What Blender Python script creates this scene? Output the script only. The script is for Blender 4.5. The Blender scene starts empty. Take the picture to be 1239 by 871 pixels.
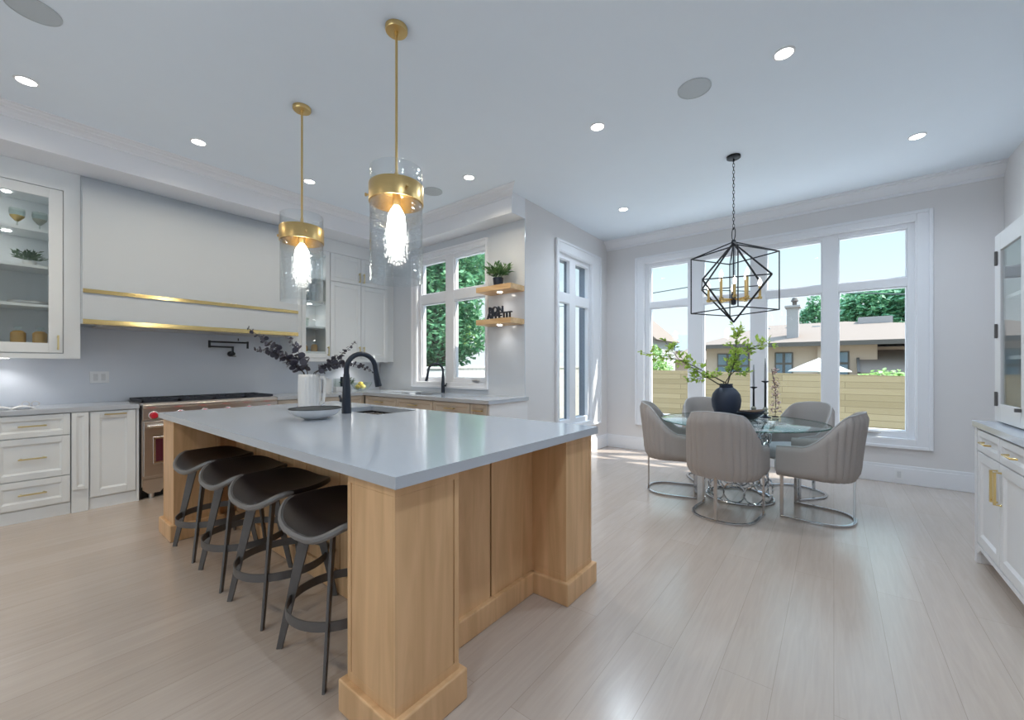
import bpy, bmesh, math, random
from mathutils import Vector, Matrix
random.seed(11)
PI = math.pi
sc = bpy.context.scene
COL = sc.collection

# ------------------------------------------------------------------ camera, sky, sun, exposure
EYE = 1.27
YAW = 0.66757
cam_data = bpy.data.cameras.new('camera')
cam = bpy.data.objects.new('camera', cam_data)
COL.objects.link(cam)
cam.location = (0, 0, EYE)
cam.rotation_euler = (PI/2, 0, YAW + 0 - PI/2)
cam_data.sensor_width = 36.0
cam_data.sensor_fit = 'HORIZONTAL'
cam_data.lens = 36.0*494.0/1239.0
cam_data.shift_y = 8.9/1239.0
cam_data.clip_start = 0.05
cam_data.clip_end = 300
sc.camera = cam

sc.view_settings.view_transform = 'Standard'
sc.view_settings.look = 'None'
sc.view_settings.exposure = 1.0
sc.view_settings.gamma = 1.0
sc.view_settings.use_curve_mapping = False
sc.cycles.use_denoising = True
sc.cycles.max_bounces = 9
sc.cycles.diffuse_bounces = 5
sc.cycles.glossy_bounces = 4
sc.cycles.transmission_bounces = 6
sc.cycles.transparent_max_bounces = 24
sc.cycles.caustics_reflective = False
sc.cycles.caustics_refractive = False
sc.cycles.sample_clamp_indirect = 6.0

world = bpy.data.worlds.new('sky')
sc.world = world
world.use_nodes = True
wn = world.node_tree.nodes
wl = world.node_tree.links
wbg = wn['Background']
wtc = wn.new('ShaderNodeTexCoord')
wsep = wn.new('ShaderNodeSeparateXYZ')
wr = wn.new('ShaderNodeValToRGB')
wl.new(wtc.outputs['Generated'], wsep.inputs[0])
wl.new(wsep.outputs['Z'], wr.inputs['Fac'])
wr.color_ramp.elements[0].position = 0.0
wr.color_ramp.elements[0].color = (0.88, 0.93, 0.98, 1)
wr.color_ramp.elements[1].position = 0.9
wr.color_ramp.elements[1].color = (1.9, 2.7, 3.6, 1)  # out-of-view zenith raised to add light on the patio and indoors
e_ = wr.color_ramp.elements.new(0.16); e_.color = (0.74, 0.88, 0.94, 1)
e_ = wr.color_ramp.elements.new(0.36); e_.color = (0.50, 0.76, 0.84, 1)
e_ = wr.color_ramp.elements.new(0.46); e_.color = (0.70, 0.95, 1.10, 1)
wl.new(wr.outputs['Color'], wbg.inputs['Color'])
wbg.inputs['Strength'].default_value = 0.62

sun_data = bpy.data.lights.new('sun', 'SUN')
sun = bpy.data.objects.new('sun', sun_data)
COL.objects.link(sun)
sun_data.energy = 4.6
sun_data.angle = 0.009
sun_data.color = (1.0, 0.95, 0.86)
SUN_DIR = Vector((-1.05, 1.7, -2.85)).normalized()
sun.rotation_euler = SUN_DIR.to_track_quat('-Z', 'Y').to_euler()
sun.location = (12, -8, 14)

DOWNLIGHT_W = 33.0
WARM = (1.0, 0.85, 0.62)
COOL = (0.74, 0.87, 1.0)
PUCK_W = 0.5

# ------------------------------------------------------------------ materials
M = {}

def pmat(name, col, rough=0.5, metal=0.0, var=0.0, vscale=6.0, bump=0.0, bscale=60.0, spec=0.5, stretch=None, coat=0.0):
    m = bpy.data.materials.new(name)
    m.use_nodes = True
    nt = m.node_tree
    b = nt.nodes['Principled BSDF']
    b.inputs['Base Color'].default_value = (*col, 1)
    b.inputs['Roughness'].default_value = rough
    b.inputs['Metallic'].default_value = metal
    b.inputs['Specular IOR Level'].default_value = spec
    b.inputs['Coat Weight'].default_value = coat
    tc = nt.nodes.new('ShaderNodeTexCoord')
    mp = nt.nodes.new('ShaderNodeMapping')
    nt.links.new(tc.outputs['Object'], mp.inputs['Vector'])
    if stretch:
        mp.inputs['Scale'].default_value = stretch
    nz = nt.nodes.new('ShaderNodeTexNoise')
    nz.inputs['Scale'].default_value = vscale
    nz.inputs['Detail'].default_value = 4.0
    nt.links.new(mp.outputs['Vector'], nz.inputs['Vector'])
    if var > 0:
        mx = nt.nodes.new('ShaderNodeMix')
        mx.data_type = 'RGBA'
        mx.inputs['A'].default_value = tuple(max(0, c*(1-var)) for c in col) + (1,)
        mx.inputs['B'].default_value = tuple(min(1, c*(1+var)) for c in col) + (1,)
        nt.links.new(nz.outputs['Fac'], mx.inputs['Factor'])
        nt.links.new(mx.outputs['Result'], b.inputs['Base Color'])
    if bump > 0:
        n2 = nt.nodes.new('ShaderNodeTexNoise')
        n2.inputs['Scale'].default_value = bscale
        nt.links.new(mp.outputs['Vector'], n2.inputs['Vector'])
        bp = nt.nodes.new('ShaderNodeBump')
        bp.inputs['Strength'].default_value = bump
        bp.inputs['Distance'].default_value = 0.01
        nt.links.new(n2.outputs['Fac'], bp.inputs['Height'])
        nt.links.new(bp.outputs['Normal'], b.inputs['Normal'])
    M[name] = m
    return m

def emat(name, col, strength):
    m = bpy.data.materials.new(name)
    m.use_nodes = True
    b = m.node_tree.nodes['Principled BSDF']
    b.inputs['Base Color'].default_value = (*col, 1)
    b.inputs['Emission Color'].default_value = (*col, 1)
    b.inputs['Emission Strength'].default_value = strength
    M[name] = m
    return m

def glassmat(name, tint, base=0.04, edge=0.5, rough=0.0, bump=0.0):
    """thin clear glass: transparent body with a mirror coat that grows towards the rim"""
    m = bpy.data.materials.new(name)
    m.use_nodes = True
    nt = m.node_tree
    nt.nodes.clear()
    out = nt.nodes.new('ShaderNodeOutputMaterial')
    tr = nt.nodes.new('ShaderNodeBsdfTransparent')
    tr.inputs['Color'].default_value = (*tint, 1)
    gl = nt.nodes.new('ShaderNodeBsdfGlossy')
    gl.inputs['Roughness'].default_value = rough
    lw = nt.nodes.new('ShaderNodeLayerWeight')
    lw.inputs['Blend'].default_value = 0.25
    mr = nt.nodes.new('ShaderNodeMapRange')
    mr.inputs['To Min'].default_value = base
    mr.inputs['To Max'].default_value = edge
    nt.links.new(lw.outputs['Facing'], mr.inputs['Value'])
    mx = nt.nodes.new('ShaderNodeMixShader')
    nt.links.new(mr.outputs['Result'], mx.inputs['Fac'])
    nt.links.new(tr.outputs[0], mx.inputs[1])
    nt.links.new(gl.outputs[0], mx.inputs[2])
    if bump > 0:
        tc = nt.nodes.new('ShaderNodeTexCoord')
        vo = nt.nodes.new('ShaderNodeTexVoronoi')
        vo.inputs['Scale'].default_value = 55
        nt.links.new(tc.outputs['Object'], vo.inputs['Vector'])
        bp = nt.nodes.new('ShaderNodeBump')
        bp.inputs['Strength'].default_value = bump
        bp.inputs['Distance'].default_value = 0.01
        nt.links.new(vo.outputs['Distance'], bp.inputs['Height'])
        nt.links.new(bp.outputs['Normal'], gl.inputs['Normal'])
        nt.links.new(bp.outputs['Normal'], lw.inputs['Normal'])
    nt.links.new(mx.outputs[0], out.inputs['Surface'])
    M[name] = m
    return m

def wood_floor(name, c1, c2, seam, rough):
    m = bpy.data.materials.new(name)
    m.use_nodes = True
    nt = m.node_tree
    b = nt.nodes['Principled BSDF']
    tc = nt.nodes.new('ShaderNodeTexCoord')
    br = nt.nodes.new('ShaderNodeTexBrick')
    br.offset = 0.37
    br.inputs['Scale'].default_value = 1.0
    br.inputs['Brick Width'].default_value = 1.9
    br.inputs['Row Height'].default_value = 0.19
    br.inputs['Mortar Size'].default_value = 0.001
    br.inputs['Mortar Smooth'].default_value = 0.2
    br.inputs['Bias'].default_value = 0.0
    br.inputs['Color1'].default_value = (*c1, 1)
    br.inputs['Color2'].default_value = (*c2, 1)
    br.inputs['Mortar'].default_value = (*seam, 1)
    nt.links.new(tc.outputs['Object'], br.inputs['Vector'])
    mp = nt.nodes.new('ShaderNodeMapping')
    mp.inputs['Scale'].default_value = (1.1, 16, 1)
    nt.links.new(tc.outputs['Object'], mp.inputs['Vector'])
    nz = nt.nodes.new('ShaderNodeTexNoise')
    nz.inputs['Scale'].default_value = 2.2
    nz.inputs['Detail'].default_value = 7
    nz.inputs['Distortion'].default_value = 1.2
    nt.links.new(mp.outputs['Vector'], nz.inputs['Vector'])
    cr = nt.nodes.new('ShaderNodeValToRGB')
    cr.color_ramp.elements[0].position = 0.3
    cr.color_ramp.elements[0].color = (0.93, 0.925, 0.92, 1)
    cr.color_ramp.elements[1].position = 0.7
    cr.color_ramp.elements[1].color = (1.03, 1.03, 1.03, 1)
    nt.links.new(nz.outputs['Fac'], cr.inputs['Fac'])
    mx = nt.nodes.new('ShaderNodeMix')
    mx.data_type = 'RGBA'
    mx.blend_type = 'MULTIPLY'
    mx.inputs['Factor'].default_value = 1.0
    nt.links.new(br.outputs['Color'], mx.inputs['A'])
    nt.links.new(cr.outputs['Color'], mx.inputs['B'])
    nt.links.new(mx.outputs['Result'], b.inputs['Base Color'])
    b.inputs['Roughness'].default_value = rough
    b.inputs['Specular IOR Level'].default_value = 0.6
    b.inputs['Coat Weight'].default_value = 0.7
    b.inputs['Coat Roughness'].default_value = 0.2
    bp = nt.nodes.new('ShaderNodeBump')
    bp.inputs['Strength'].default_value = 0.06
    bp.inputs['Distance'].default_value = 0.004
    nt.links.new(nz.outputs['Fac'], bp.inputs['Height'])
    nt.links.new(bp.outputs['Normal'], b.inputs['Normal'])
    M[name] = m

def grain_wood(name, c1, c2, stretch, rough=0.45):
    m = bpy.data.materials.new(name)
    m.use_nodes = True
    nt = m.node_tree
    b = nt.nodes['Principled BSDF']
    tc = nt.nodes.new('ShaderNodeTexCoord')
    mp = nt.nodes.new('ShaderNodeMapping')
    mp.inputs['Scale'].default_value = stretch
    nt.links.new(tc.outputs['Object'], mp.inputs['Vector'])
    nz = nt.nodes.new('ShaderNodeTexNoise')
    nz.inputs['Scale'].default_value = 2.0
    nz.inputs['Detail'].default_value = 8
    nz.inputs['Distortion'].default_value = 0.9
    nt.links.new(mp.outputs['Vector'], nz.inputs['Vector'])
    cr = nt.nodes.new('ShaderNodeValToRGB')
    cr.color_ramp.elements[0].position = 0.32
    cr.color_ramp.elements[0].color = (*c1, 1)
    cr.color_ramp.elements[1].position = 0.68
    cr.color_ramp.elements[1].color = (*c2, 1)
    nt.links.new(nz.outputs['Fac'], cr.inputs['Fac'])
    nt.links.new(cr.outputs['Color'], b.inputs['Base Color'])
    b.inputs['Roughness'].default_value = rough
    M[name] = m

def leafmat(name, c1, c2, rough=0.5, transl=0.35):
    m = bpy.data.materials.new(name)
    m.use_nodes = True
    nt = m.node_tree
    b = nt.nodes['Principled BSDF']
    b.inputs['Roughness'].default_value = rough
    oi = nt.nodes.new('ShaderNodeTexCoord')
    nz = nt.nodes.new('ShaderNodeTexNoise')
    nz.inputs['Scale'].default_value = 9.0
    nt.links.new(oi.outputs['Object'], nz.inputs['Vector'])
    cr = nt.nodes.new('ShaderNodeValToRGB')
    cr.color_ramp.elements[0].position = 0.35
    cr.color_ramp.elements[0].color = (*c1, 1)
    cr.color_ramp.elements[1].position = 0.65
    cr.color_ramp.elements[1].color = (*c2, 1)
    nt.links.new(nz.outputs['Fac'], cr.inputs['Fac'])
    nt.links.new(cr.outputs['Color'], b.inputs['Base Color'])
    tl = nt.nodes.new('ShaderNodeBsdfTranslucent')
    nt.links.new(cr.outputs['Color'], tl.inputs['Color'])
    mx = nt.nodes.new('ShaderNodeMixShader')
    mx.inputs['Fac'].default_value = transl
    out = nt.nodes['Material Output']
    nt.links.new(b.outputs[0], mx.inputs[1])
    nt.links.new(tl.outputs[0], mx.inputs[2])
    nt.links.new(mx.outputs[0], out.inputs['Surface'])
    M[name] = m

def boards(name, c1, c2, seam, rowh, vertical=False, rough=0.7, length=2.4):
    m = bpy.data.materials.new(name)
    m.use_nodes = True
    nt = m.node_tree
    b = nt.nodes['Principled BSDF']
    b.inputs['Roughness'].default_value = rough
    tc = nt.nodes.new('ShaderNodeTexCoord')
    sp = nt.nodes.new('ShaderNodeSeparateXYZ')
    cb = nt.nodes.new('ShaderNodeCombineXYZ')
    nt.links.new(tc.outputs['Object'], sp.inputs[0])
    ad = nt.nodes.new('ShaderNodeMath')
    ad.operation = 'ADD'
    nt.links.new(sp.outputs['X'], ad.inputs[0])
    nt.links.new(sp.outputs['Y'], ad.inputs[1])
    if vertical:
        nt.links.new(sp.outputs['Z'], cb.inputs['X'])
        nt.links.new(ad.outputs[0], cb.inputs['Y'])
    else:
        nt.links.new(ad.outputs[0], cb.inputs['X'])
        nt.links.new(sp.outputs['Z'], cb.inputs['Y'])
    br = nt.nodes.new('ShaderNodeTexBrick')
    br.inputs['Scale'].default_value = 1.0
    br.inputs['Brick Width'].default_value = length
    br.inputs['Row Height'].default_value = rowh
    br.inputs['Mortar Size'].default_value = 0.006
    br.inputs['Color1'].default_value = (*c1, 1)
    br.inputs['Color2'].default_value = (*c2, 1)
    br.inputs['Mortar'].default_value = (*seam, 1)
    nt.links.new(cb.outputs[0], br.inputs['Vector'])
    nt.links.new(br.outputs['Color'], b.inputs['Base Color'])
    M[name] = m

pmat('ceiling_paint', (0.785, 0.85, 0.92), 0.8, var=0.01, spec=0.2)
pmat('wall_paint', (0.725, 0.71, 0.715), 0.7, var=0.01, spec=0.25)
pmat('white_trim', (0.81, 0.82, 0.855), 0.45, var=0.01, spec=0.4)
pmat('slab_white', (0.66, 0.695, 0.76), 0.12, var=0.025, vscale=1.6)
pmat('slab_grey', (0.62, 0.65, 0.69), 0.12, var=0.03, vscale=1.2)
pmat('quartz', (0.475, 0.51, 0.565), 0.13, var=0.012, vscale=30)
pmat('cabinet_cream', (0.765, 0.795, 0.815), 0.4, var=0.01, spec=0.4)
pmat('cabinet_white', (0.78, 0.775, 0.79), 0.4, var=0.01, spec=0.4)
pmat('cabinet_bounce_tint', (0.55, 0.49, 0.42), 0.4, var=0.02, spec=0.4)  # cream cabinets with the warm oak reflection mixed into the colour
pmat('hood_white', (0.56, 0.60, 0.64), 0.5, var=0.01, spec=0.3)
pmat('brass', (0.80, 0.60, 0.26), 0.16, 1.0, var=0.03)
pmat('brushed_brass', (0.70, 0.50, 0.22), 0.32, 1.0, var=0.08, vscale=20, stretch=(1, 1, 12))
pmat('pale_brass', (0.74, 0.62, 0.32), 0.3, 1.0, var=0.03)
pmat('chrome', (0.55, 0.56, 0.58), 0.12, 1.0, var=0.02)
pmat('steel', (0.66, 0.62, 0.58), 0.28, 1.0, var=0.05, stretch=(1, 1, 14))
pmat('steel_light', (0.8, 0.78, 0.75), 0.2, 1.0, var=0.03)
pmat('black_metal', (0.012, 0.014, 0.02), 0.38, 0.3, var=0.1)
pmat('navy_black', (0.02, 0.028, 0.045), 0.35, 0.2, var=0.1)
pmat('cast_iron', (0.025, 0.03, 0.045), 0.55, 0.1, var=0.15)
pmat('dark_iron', (0.14, 0.132, 0.13), 0.5, 0.4, var=0.15, vscale=30)
pmat('seat_brown', (0.010, 0.0055, 0.006), 0.42, var=0.25, vscale=8, spec=0.35)
pmat('lip_lit_grey', (0.19, 0.185, 0.185), 0.4, 0.3, var=0.1)  # lighter grey stands in for light catching the rolled seat edge
pmat('red_knob', (0.62, 0.02, 0.045), 0.3, var=0.05)
pmat('oven_window', (0.09, 0.018, 0.03), 0.12, var=0.1)
pmat('black_void', (0.008, 0.008, 0.01), 0.5, var=0.1)
pmat('upholstery', (0.40, 0.365, 0.345), 0.85, var=0.05, vscale=120, bump=0.15, bscale=220, spec=0.15)
pmat('upholstery_seat', (0.50, 0.50, 0.51), 0.85, var=0.05, vscale=120, bump=0.15, bscale=220, spec=0.15)
pmat('white_ceramic', (0.76, 0.76, 0.76), 0.3, var=0.01)
pmat('stone_ceramic', (0.66, 0.67, 0.69), 0.55, var=0.06, vscale=20)
pmat('dark_glaze', (0.02, 0.028, 0.035), 0.5, spec=0.3, var=0.1)
pmat('navy_vase', (0.018, 0.028, 0.055), 0.5, var=0.35, vscale=6, bump=0.1)
pmat('bowl_wood', (0.13, 0.075, 0.04), 0.45, var=0.3, vscale=10, stretch=(1, 6, 1))
pmat('stem_brown', (0.05, 0.035, 0.03), 0.7, var=0.2)
pmat('sage_stone', (0.33, 0.34, 0.28), 0.6, var=0.2, vscale=25)
pmat('candle_grey', (0.38, 0.39, 0.42), 0.5, var=0.03)
pmat('pink_petal', (0.68, 0.50, 0.47), 0.6, var=0.1)
pmat('lemon', (0.80, 0.62, 0.10), 0.45, var=0.08, bump=0.2, bscale=90)
pmat('amber', (0.42, 0.25, 0.07), 0.15, var=0.1)
pmat('paper_white', (0.78, 0.80, 0.83), 0.6, var=0.01)
pmat('speaker_mesh', (0.50, 0.54, 0.57), 0.7, var=0.04, vscale=200)
pmat('lamp_white', (0.82, 0.83, 0.85), 0.5, var=0.01)
pmat('gold_foil', (0.62, 0.45, 0.18), 0.3, 1.0, var=0.1)
pmat('exterior_dark', (0.15, 0.18, 0.23), 0.5, var=0.05)
pmat('lawn', (0.20, 0.20, 0.15), 0.9, var=0.25, vscale=8)
pmat('bounce_paving', (0.66, 0.67, 0.68), 0.8, var=0.1)  # kept pale so the unseen added slabs reflect daylight indoors
pmat('roof_grey', (0.215, 0.165, 0.135), 0.85, var=0.08, vscale=12)
pmat('roof_edge', (0.12, 0.10, 0.09), 0.7, var=0.1)
pmat('stucco_beige', (0.56, 0.42, 0.34), 0.85, var=0.05)
pmat('stucco_white', (0.5, 0.5, 0.5), 0.85, var=0.03)
pmat('brick_chimney', (0.40, 0.37, 0.37), 0.85, var=0.12, vscale=18)
pmat('roof_slate', (0.27, 0.31, 0.38), 0.8, var=0.08)
pmat('house_glass', (0.16, 0.22, 0.28), 0.08, var=0.1)
pmat('canvas_cream', (0.5, 0.47, 0.42), 0.8, var=0.02)
pmat('bark', (0.12, 0.09, 0.07), 0.9, var=0.3)
pmat('wire_black', (0.05, 0.08, 0.08), 0.6, var=0.05)
grain_wood('oak', (0.58, 0.345, 0.17), (0.75, 0.475, 0.255), (7, 7, 0.7), 0.42)
grain_wood('shelf_oak', (0.55, 0.34, 0.16), (0.72, 0.50, 0.28), (7, 0.9, 7), 0.45)
wood_floor('floor_oak', (0.49, 0.405, 0.345), (0.53, 0.445, 0.385), (0.35, 0.285, 0.24), 0.27)
boards('fence_wood', (0.255, 0.185, 0.092), (0.335, 0.25, 0.135), (0.18, 0.125, 0.06), 0.14)
boards('pale_boards', (0.5, 0.47, 0.42), (0.55, 0.51, 0.46), (0.28, 0.26, 0.23), 0.15, vertical=True)
leafmat('leaf_lime', (0.34, 0.50, 0.07), (0.62, 0.76, 0.20), transl=0.5)
leafmat('leaf_green', (0.06, 0.16, 0.06), (0.16, 0.32, 0.12))
leafmat('leaf_tree', (0.07, 0.26, 0.15), (0.30, 0.55, 0.30))
leafmat('leaf_tree_light', (0.24, 0.44, 0.12), (0.55, 0.70, 0.32))
leafmat('leaf_silver', (0.22, 0.30, 0.18), (0.46, 0.54, 0.38))
leafmat('eucalyptus_leaf', (0.045, 0.043, 0.062), (0.10, 0.095, 0.125), 0.6, 0.1)
leafmat('herb_leaf', (0.05, 0.10, 0.05), (0.15, 0.22, 0.13), 0.6, 0.2)
glassmat('pane_glass', (0.98, 0.995, 1.0), 0.01, 0.25)
glassmat('cabinet_glass', (0.95, 0.97, 0.97), 0.03, 0.4)
glassmat('seeded_glass', (0.96, 0.975, 0.98), 0.03, 0.7, 0.02, 0.18)
glassmat('table_glass', (0.93, 0.985, 0.98), 0.06, 0.7)
glassmat('glass_edge', (0.25, 0.55, 0.52), 0.15, 0.6)
glassmat('bowl_glass', (0.88, 0.92, 0.90), 0.06, 0.6)
emat('lamp_lens', (1.0, 0.98, 0.95), 9.0)
emat('bulb_glow', (1.0, 0.95, 0.88), 13.0)
emat('candle_bulb', (1.0, 0.96, 0.9), 2.2)

# ------------------------------------------------------------------ mesh helpers
def rootloc(o):
    v = Vector((0, 0, 0))
    while o is not None:
        v += o.location
        o = o.parent
    return v

class MB:
    """collects shapes (given in world metres, or through T) and links them as ONE mesh object"""
    def __init__(self, T=None):
        self.bm = bmesh.new()
        self.T = T or Matrix.Identity(4)
    def v(self, p):
        return self.bm.verts.new(self.T @ Vector(p))
    def f(self, vs):
        try:
            return self.bm.faces.new(vs)
        except ValueError:
            return None
    def box(self, x0, x1, y0, y1, z0, z1):
        vs = [self.v(p) for p in ((x0,y0,z0),(x1,y0,z0),(x1,y1,z0),(x0,y1,z0),(x0,y0,z1),(x1,y0,z1),(x1,y1,z1),(x0,y1,z1))]
        for q in ((3,2,1,0),(4,5,6,7),(0,1,5,4),(1,2,6,5),(2,3,7,6),(3,0,4,7)):
            self.f([vs[i] for i in q])
        return self
    def prism(self, poly, a0, a1, axis='z'):
        """poly in the plane across axis: z -> (x,y), y -> (x,z), x -> (y,z)"""
        def p(q, a):
            return {'z': (q[0], q[1], a), 'y': (q[0], a, q[1]), 'x': (a, q[0], q[1])}[axis]
        A = [self.v(p(q, a0)) for q in poly]
        B = [self.v(p(q, a1)) for q in poly]
        n = len(poly)
        self.f(A[::-1]); self.f(B)
        for i in range(n):
            self.f([A[i], A[(i+1) % n], B[(i+1) % n], B[i]])
        return self
    def tube(self, path, r, n=8, closed=False, cap=True, flat=None):
        path = [Vector(p) for p in path]
        m = len(path)
        rs = r if isinstance(r, (list, tuple)) else [r]*m
        rings = []
        ref = None
        for i, p in enumerate(path):
            if closed:
                t = (path[(i+1) % m]-path[i-1]).normalized()
            else:
                t = (path[min(i+1, m-1)]-path[max(i-1, 0)]).normalized()
            if ref is None:
                ref = Vector((0, 0, 1)) if abs(t.z) < 0.9 else Vector((1, 0, 0))
            u = (ref - t*ref.dot(t))
            if u.length < 1e-5:
                u = t.orthogonal()
            u.normalize()
            w = t.cross(u)
            ref = u
            ring = []
            for k in range(n):
                a = 2*PI*k/n
                su, sw = (rs[i], rs[i]) if flat is None else flat
                if flat is None:
                    q = p + u*(math.cos(a)*su) + w*(math.sin(a)*sw)
                else:
                    q = p + u*(su*(1 if math.cos(a+PI/4) > 0 else -1)) + w*(sw*(1 if math.sin(a+PI/4) > 0 else -1))
                ring.append(self.v(q))
            rings.append(ring)
        for i in range(m if closed else m-1):
            a, b = rings[i], rings[(i+1) % m]
            for k in range(n):
                self.f([a[k], a[(k+1) % n], b[(k+1) % n], b[k]])
        if cap and not closed:
            self.f(rings[0][::-1]); self.f(rings[-1])
        return self
    def bar(self, path, hw, ht, closed=False):
        """flat bar of half-width hw and half-thickness ht along path"""
        return self.tube(path, 1, n=4, closed=closed, flat=(hw, ht))
    def lathe(self, prof, c=(0, 0, 0), n=24, axis='z', closed=False):
        rings = []
        for (r, h) in prof:
            ring = []
            for k in range(n):
                a = 2*PI*k/n
                x, y = r*math.cos(a), r*math.sin(a)
                q = {'z': (x, y, h), 'y': (x, h, y), 'x': (h, x, y)}[axis]
                ring.append(self.v((c[0]+q[0], c[1]+q[1], c[2]+q[2])))
            rings.append(ring)
        m = len(prof)
        for i in range(m if closed else m-1):
            a, b = rings[i], rings[(i+1) % m]
            for k in range(n):
                self.f([a[k], a[(k+1) % n], b[(k+1) % n], b[k]])
        if not closed:
            self.f(rings[0][::-1]); self.f(rings[-1])
        return self
    def torus(self, c, R, r, nrm, n=22, k=6):
        nrm = Vector(nrm).normalized()
        u = nrm.orthogonal().normalized()
        w = nrm.cross(u)
        return self.tube([Vector(c)+u*(R*math.cos(2*PI*i/n))+w*(R*math.sin(2*PI*i/n)) for i in range(n)], r, n=k, closed=True)
    def ball(self, c, r, seg=12, sq=(1, 1, 1)):
        prof = []
        m = seg//2
        rings = []
        for i in range(1, m):
            th = PI*i/m
            rings.append([self.v((c[0]+sq[0]*r*math.sin(th)*math.cos(2*PI*k/seg), c[1]+sq[1]*r*math.sin(th)*math.sin(2*PI*k/seg), c[2]-sq[2]*r*math.cos(th))) for k in range(seg)])
        b = self.v((c[0], c[1], c[2]-sq[2]*r)); t = self.v((c[0], c[1], c[2]+sq[2]*r))
        for k in range(seg):
            self.f([b, rings[0][(k+1) % seg], rings[0][k]])
            self.f([t, rings[-1][k], rings[-1][(k+1) % seg]])
            for i in range(len(rings)-1):
                self.f([rings[i][k], rings[i][(k+1) % seg], rings[i+1][(k+1) % seg], rings[i+1][k]])
        return self
    def grid(self, fn, nu, nv, closeu=False):
        g = [[self.v(fn(i/(nu if closeu else nu-1), j/(nv-1))) for j in range(nv)] for i in range(nu)]
        for i in range(nu if closeu else nu-1):
            for j in range(nv-1):
                self.f([g[i][j], g[(i+1) % nu][j], g[(i+1) % nu][j+1], g[i][j+1]])
        return g
    def leaf(self, p, d, up, L, W, bend=0.15):
        p = Vector(p); d = Vector(d).normalized(); up = Vector(up)
        s = d.cross(up)
        if s.length < 1e-4:
            s = d.orthogonal()
        s.normalize()
        nn = s.cross(d)
        a = self.v(p); b = self.v(p+d*L*0.5+s*W*0.5+nn*bend*L*0.3); c = self.v(p+d*L); e = self.v(p+d*L*0.5-s*W*0.5+nn*bend*L*0.3)
        self.f([a, b, c]); self.f([a, c, e])
    def disc(self, p, nrm, r, n=7):
        nrm = Vector(nrm).normalized(); u = nrm.orthogonal().normalized(); w = nrm.cross(u)
        self.f([self.v(Vector(p)+u*r*math.cos(2*PI*k/n)+w*r*math.sin(2*PI*k/n)) for k in range(n)])
    def build(self, name, mat, parent=None, org=None, bevel=0.0, smooth=False, seg=2, recalc=True, angle=40):
        if recalc:
            bmesh.ops.recalc_face_normals(self.bm, faces=self.bm.faces[:])
        o0 = rootloc(parent) if parent is not None else Vector(org if org is not None else (0, 0, 0))
        bmesh.ops.translate(self.bm, verts=self.bm.verts[:], vec=-o0)
        me = bpy.data.meshes.new(name)
        self.bm.to_mesh(me); self.bm.free()
        me.materials.append(M[mat] if isinstance(mat, str) else mat)
        o = bpy.data.objects.new(name, me)
        COL.objects.link(o)
        if parent is not None:
            o.parent = parent
        else:
            o.location = o0
        if smooth:
            me.polygons.foreach_set('use_smooth', [True]*len(me.polygons))
            if smooth != 'all':
                me.set_sharp_from_angle(angle=math.radians(angle))
        if bevel > 0:
            b = o.modifiers.new('bevel', 'BEVEL')
            b.width = bevel; b.segments = seg; b.limit_method = 'ANGLE'; b.angle_limit = math.radians(40)
        return o

def tag(o, label=None, cat=None, group=None, kind=None):
    if label: o['label'] = label
    if cat: o['category'] = cat
    if group: o['group'] = group
    if kind: o['kind'] = kind
    return o

def empty(name, loc, label, cat, group=None, kind=None):
    o = bpy.data.objects.new(name, None)
    COL.objects.link(o)
    o.location = loc
    o.empty_display_size = 0.1
    return tag(o, label, cat, group, kind)

def copy_tree(o, parent=None):
    c = o.copy()
    COL.objects.link(c)
    c.parent = parent
    for ch in list(o.children):
        copy_tree(ch, c)
    return c

def lamp(name, kind, loc, power, col=(1, 0.96, 0.9), parent=None, size=0.05, spot=None, blend=0.6, aim=(0, 0, -1)):
    d = bpy.data.lights.new(name, kind)
    d.energy = power
    d.color = col
    if kind == 'SPOT':
        d.spot_size = spot; d.spot_blend = blend; d.shadow_soft_size = size
    elif kind == 'POINT':
        d.shadow_soft_size = size
    o = bpy.data.objects.new(name, d)
    COL.objects.link(o)
    if parent is not None:
        o.parent = parent
        o.location = Vector(loc)-rootloc(parent)
    else:
        o.location = loc
    o.rotation_euler = Vector(aim).to_track_quat('-Z', 'Y').to_euler()
    return o

# frames of reference: (u along, w depth, z)
def T_range(y):      # looks towards the viewer across -Y; u = X, w = into the wall
    return Matrix(((1, 0, 0, 0), (0, 1, 0, y), (0, 0, 1, 0), (0, 0, 0, 1)))
def T_sink(x):       # faces -X; u = Y, w = into the wall
    return Matrix(((0, 1, 0, x), (1, 0, 0, 0), (0, 0, 1, 0), (0, 0, 0, 1)))
def T_right(y):      # faces +Y; u = X, w = into the wall (-Y)
    return Matrix(((1, 0, 0, 0), (0, -1, 0, y), (0, 0, 1, 0), (0, 0, 0, 1)))

# ------------------------------------------------------------------ room
XD, YS, XK, YR, YB, XR, HC = 6.15, 2.887, 3.92, 5.85, -1.316, -3.3, 3.28
TW = 0.22
ZS0 = 3.04

def struct(o, label=None):
    o['kind'] = 'structure'
    if label: o['label'] = label
    return o

LSH = [(XR, YB), (XD, YB), (XD, YS), (XK, YS), (XK, YR), (XR, YR)]
struct(MB().prism(LSH, -0.15, 0.0).build('floor', 'floor_oak'), 'pale oak plank floor')
struct(MB().prism(LSH, HC, HC+0.2).build('ceiling', 'ceiling_paint'), 'smooth white ceiling with round downlights')

def wall_with_holes(T, u0, u1, z0, z1, holes, t):
    """holes: (u0,u1,z0,z1), sorted along u, not overlapping"""
    m = MB(T)
    cur = u0
    for (a, b, c, d) in holes:
        m.box(cur, a, 0, t, z0, z1)
        m.box(a, b, 0, t, z0, c)
        m.box(a, b, 0, t, d, z1)
        cur = b
    m.box(cur, u1, 0, t, z0, z1)
    return m

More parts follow.
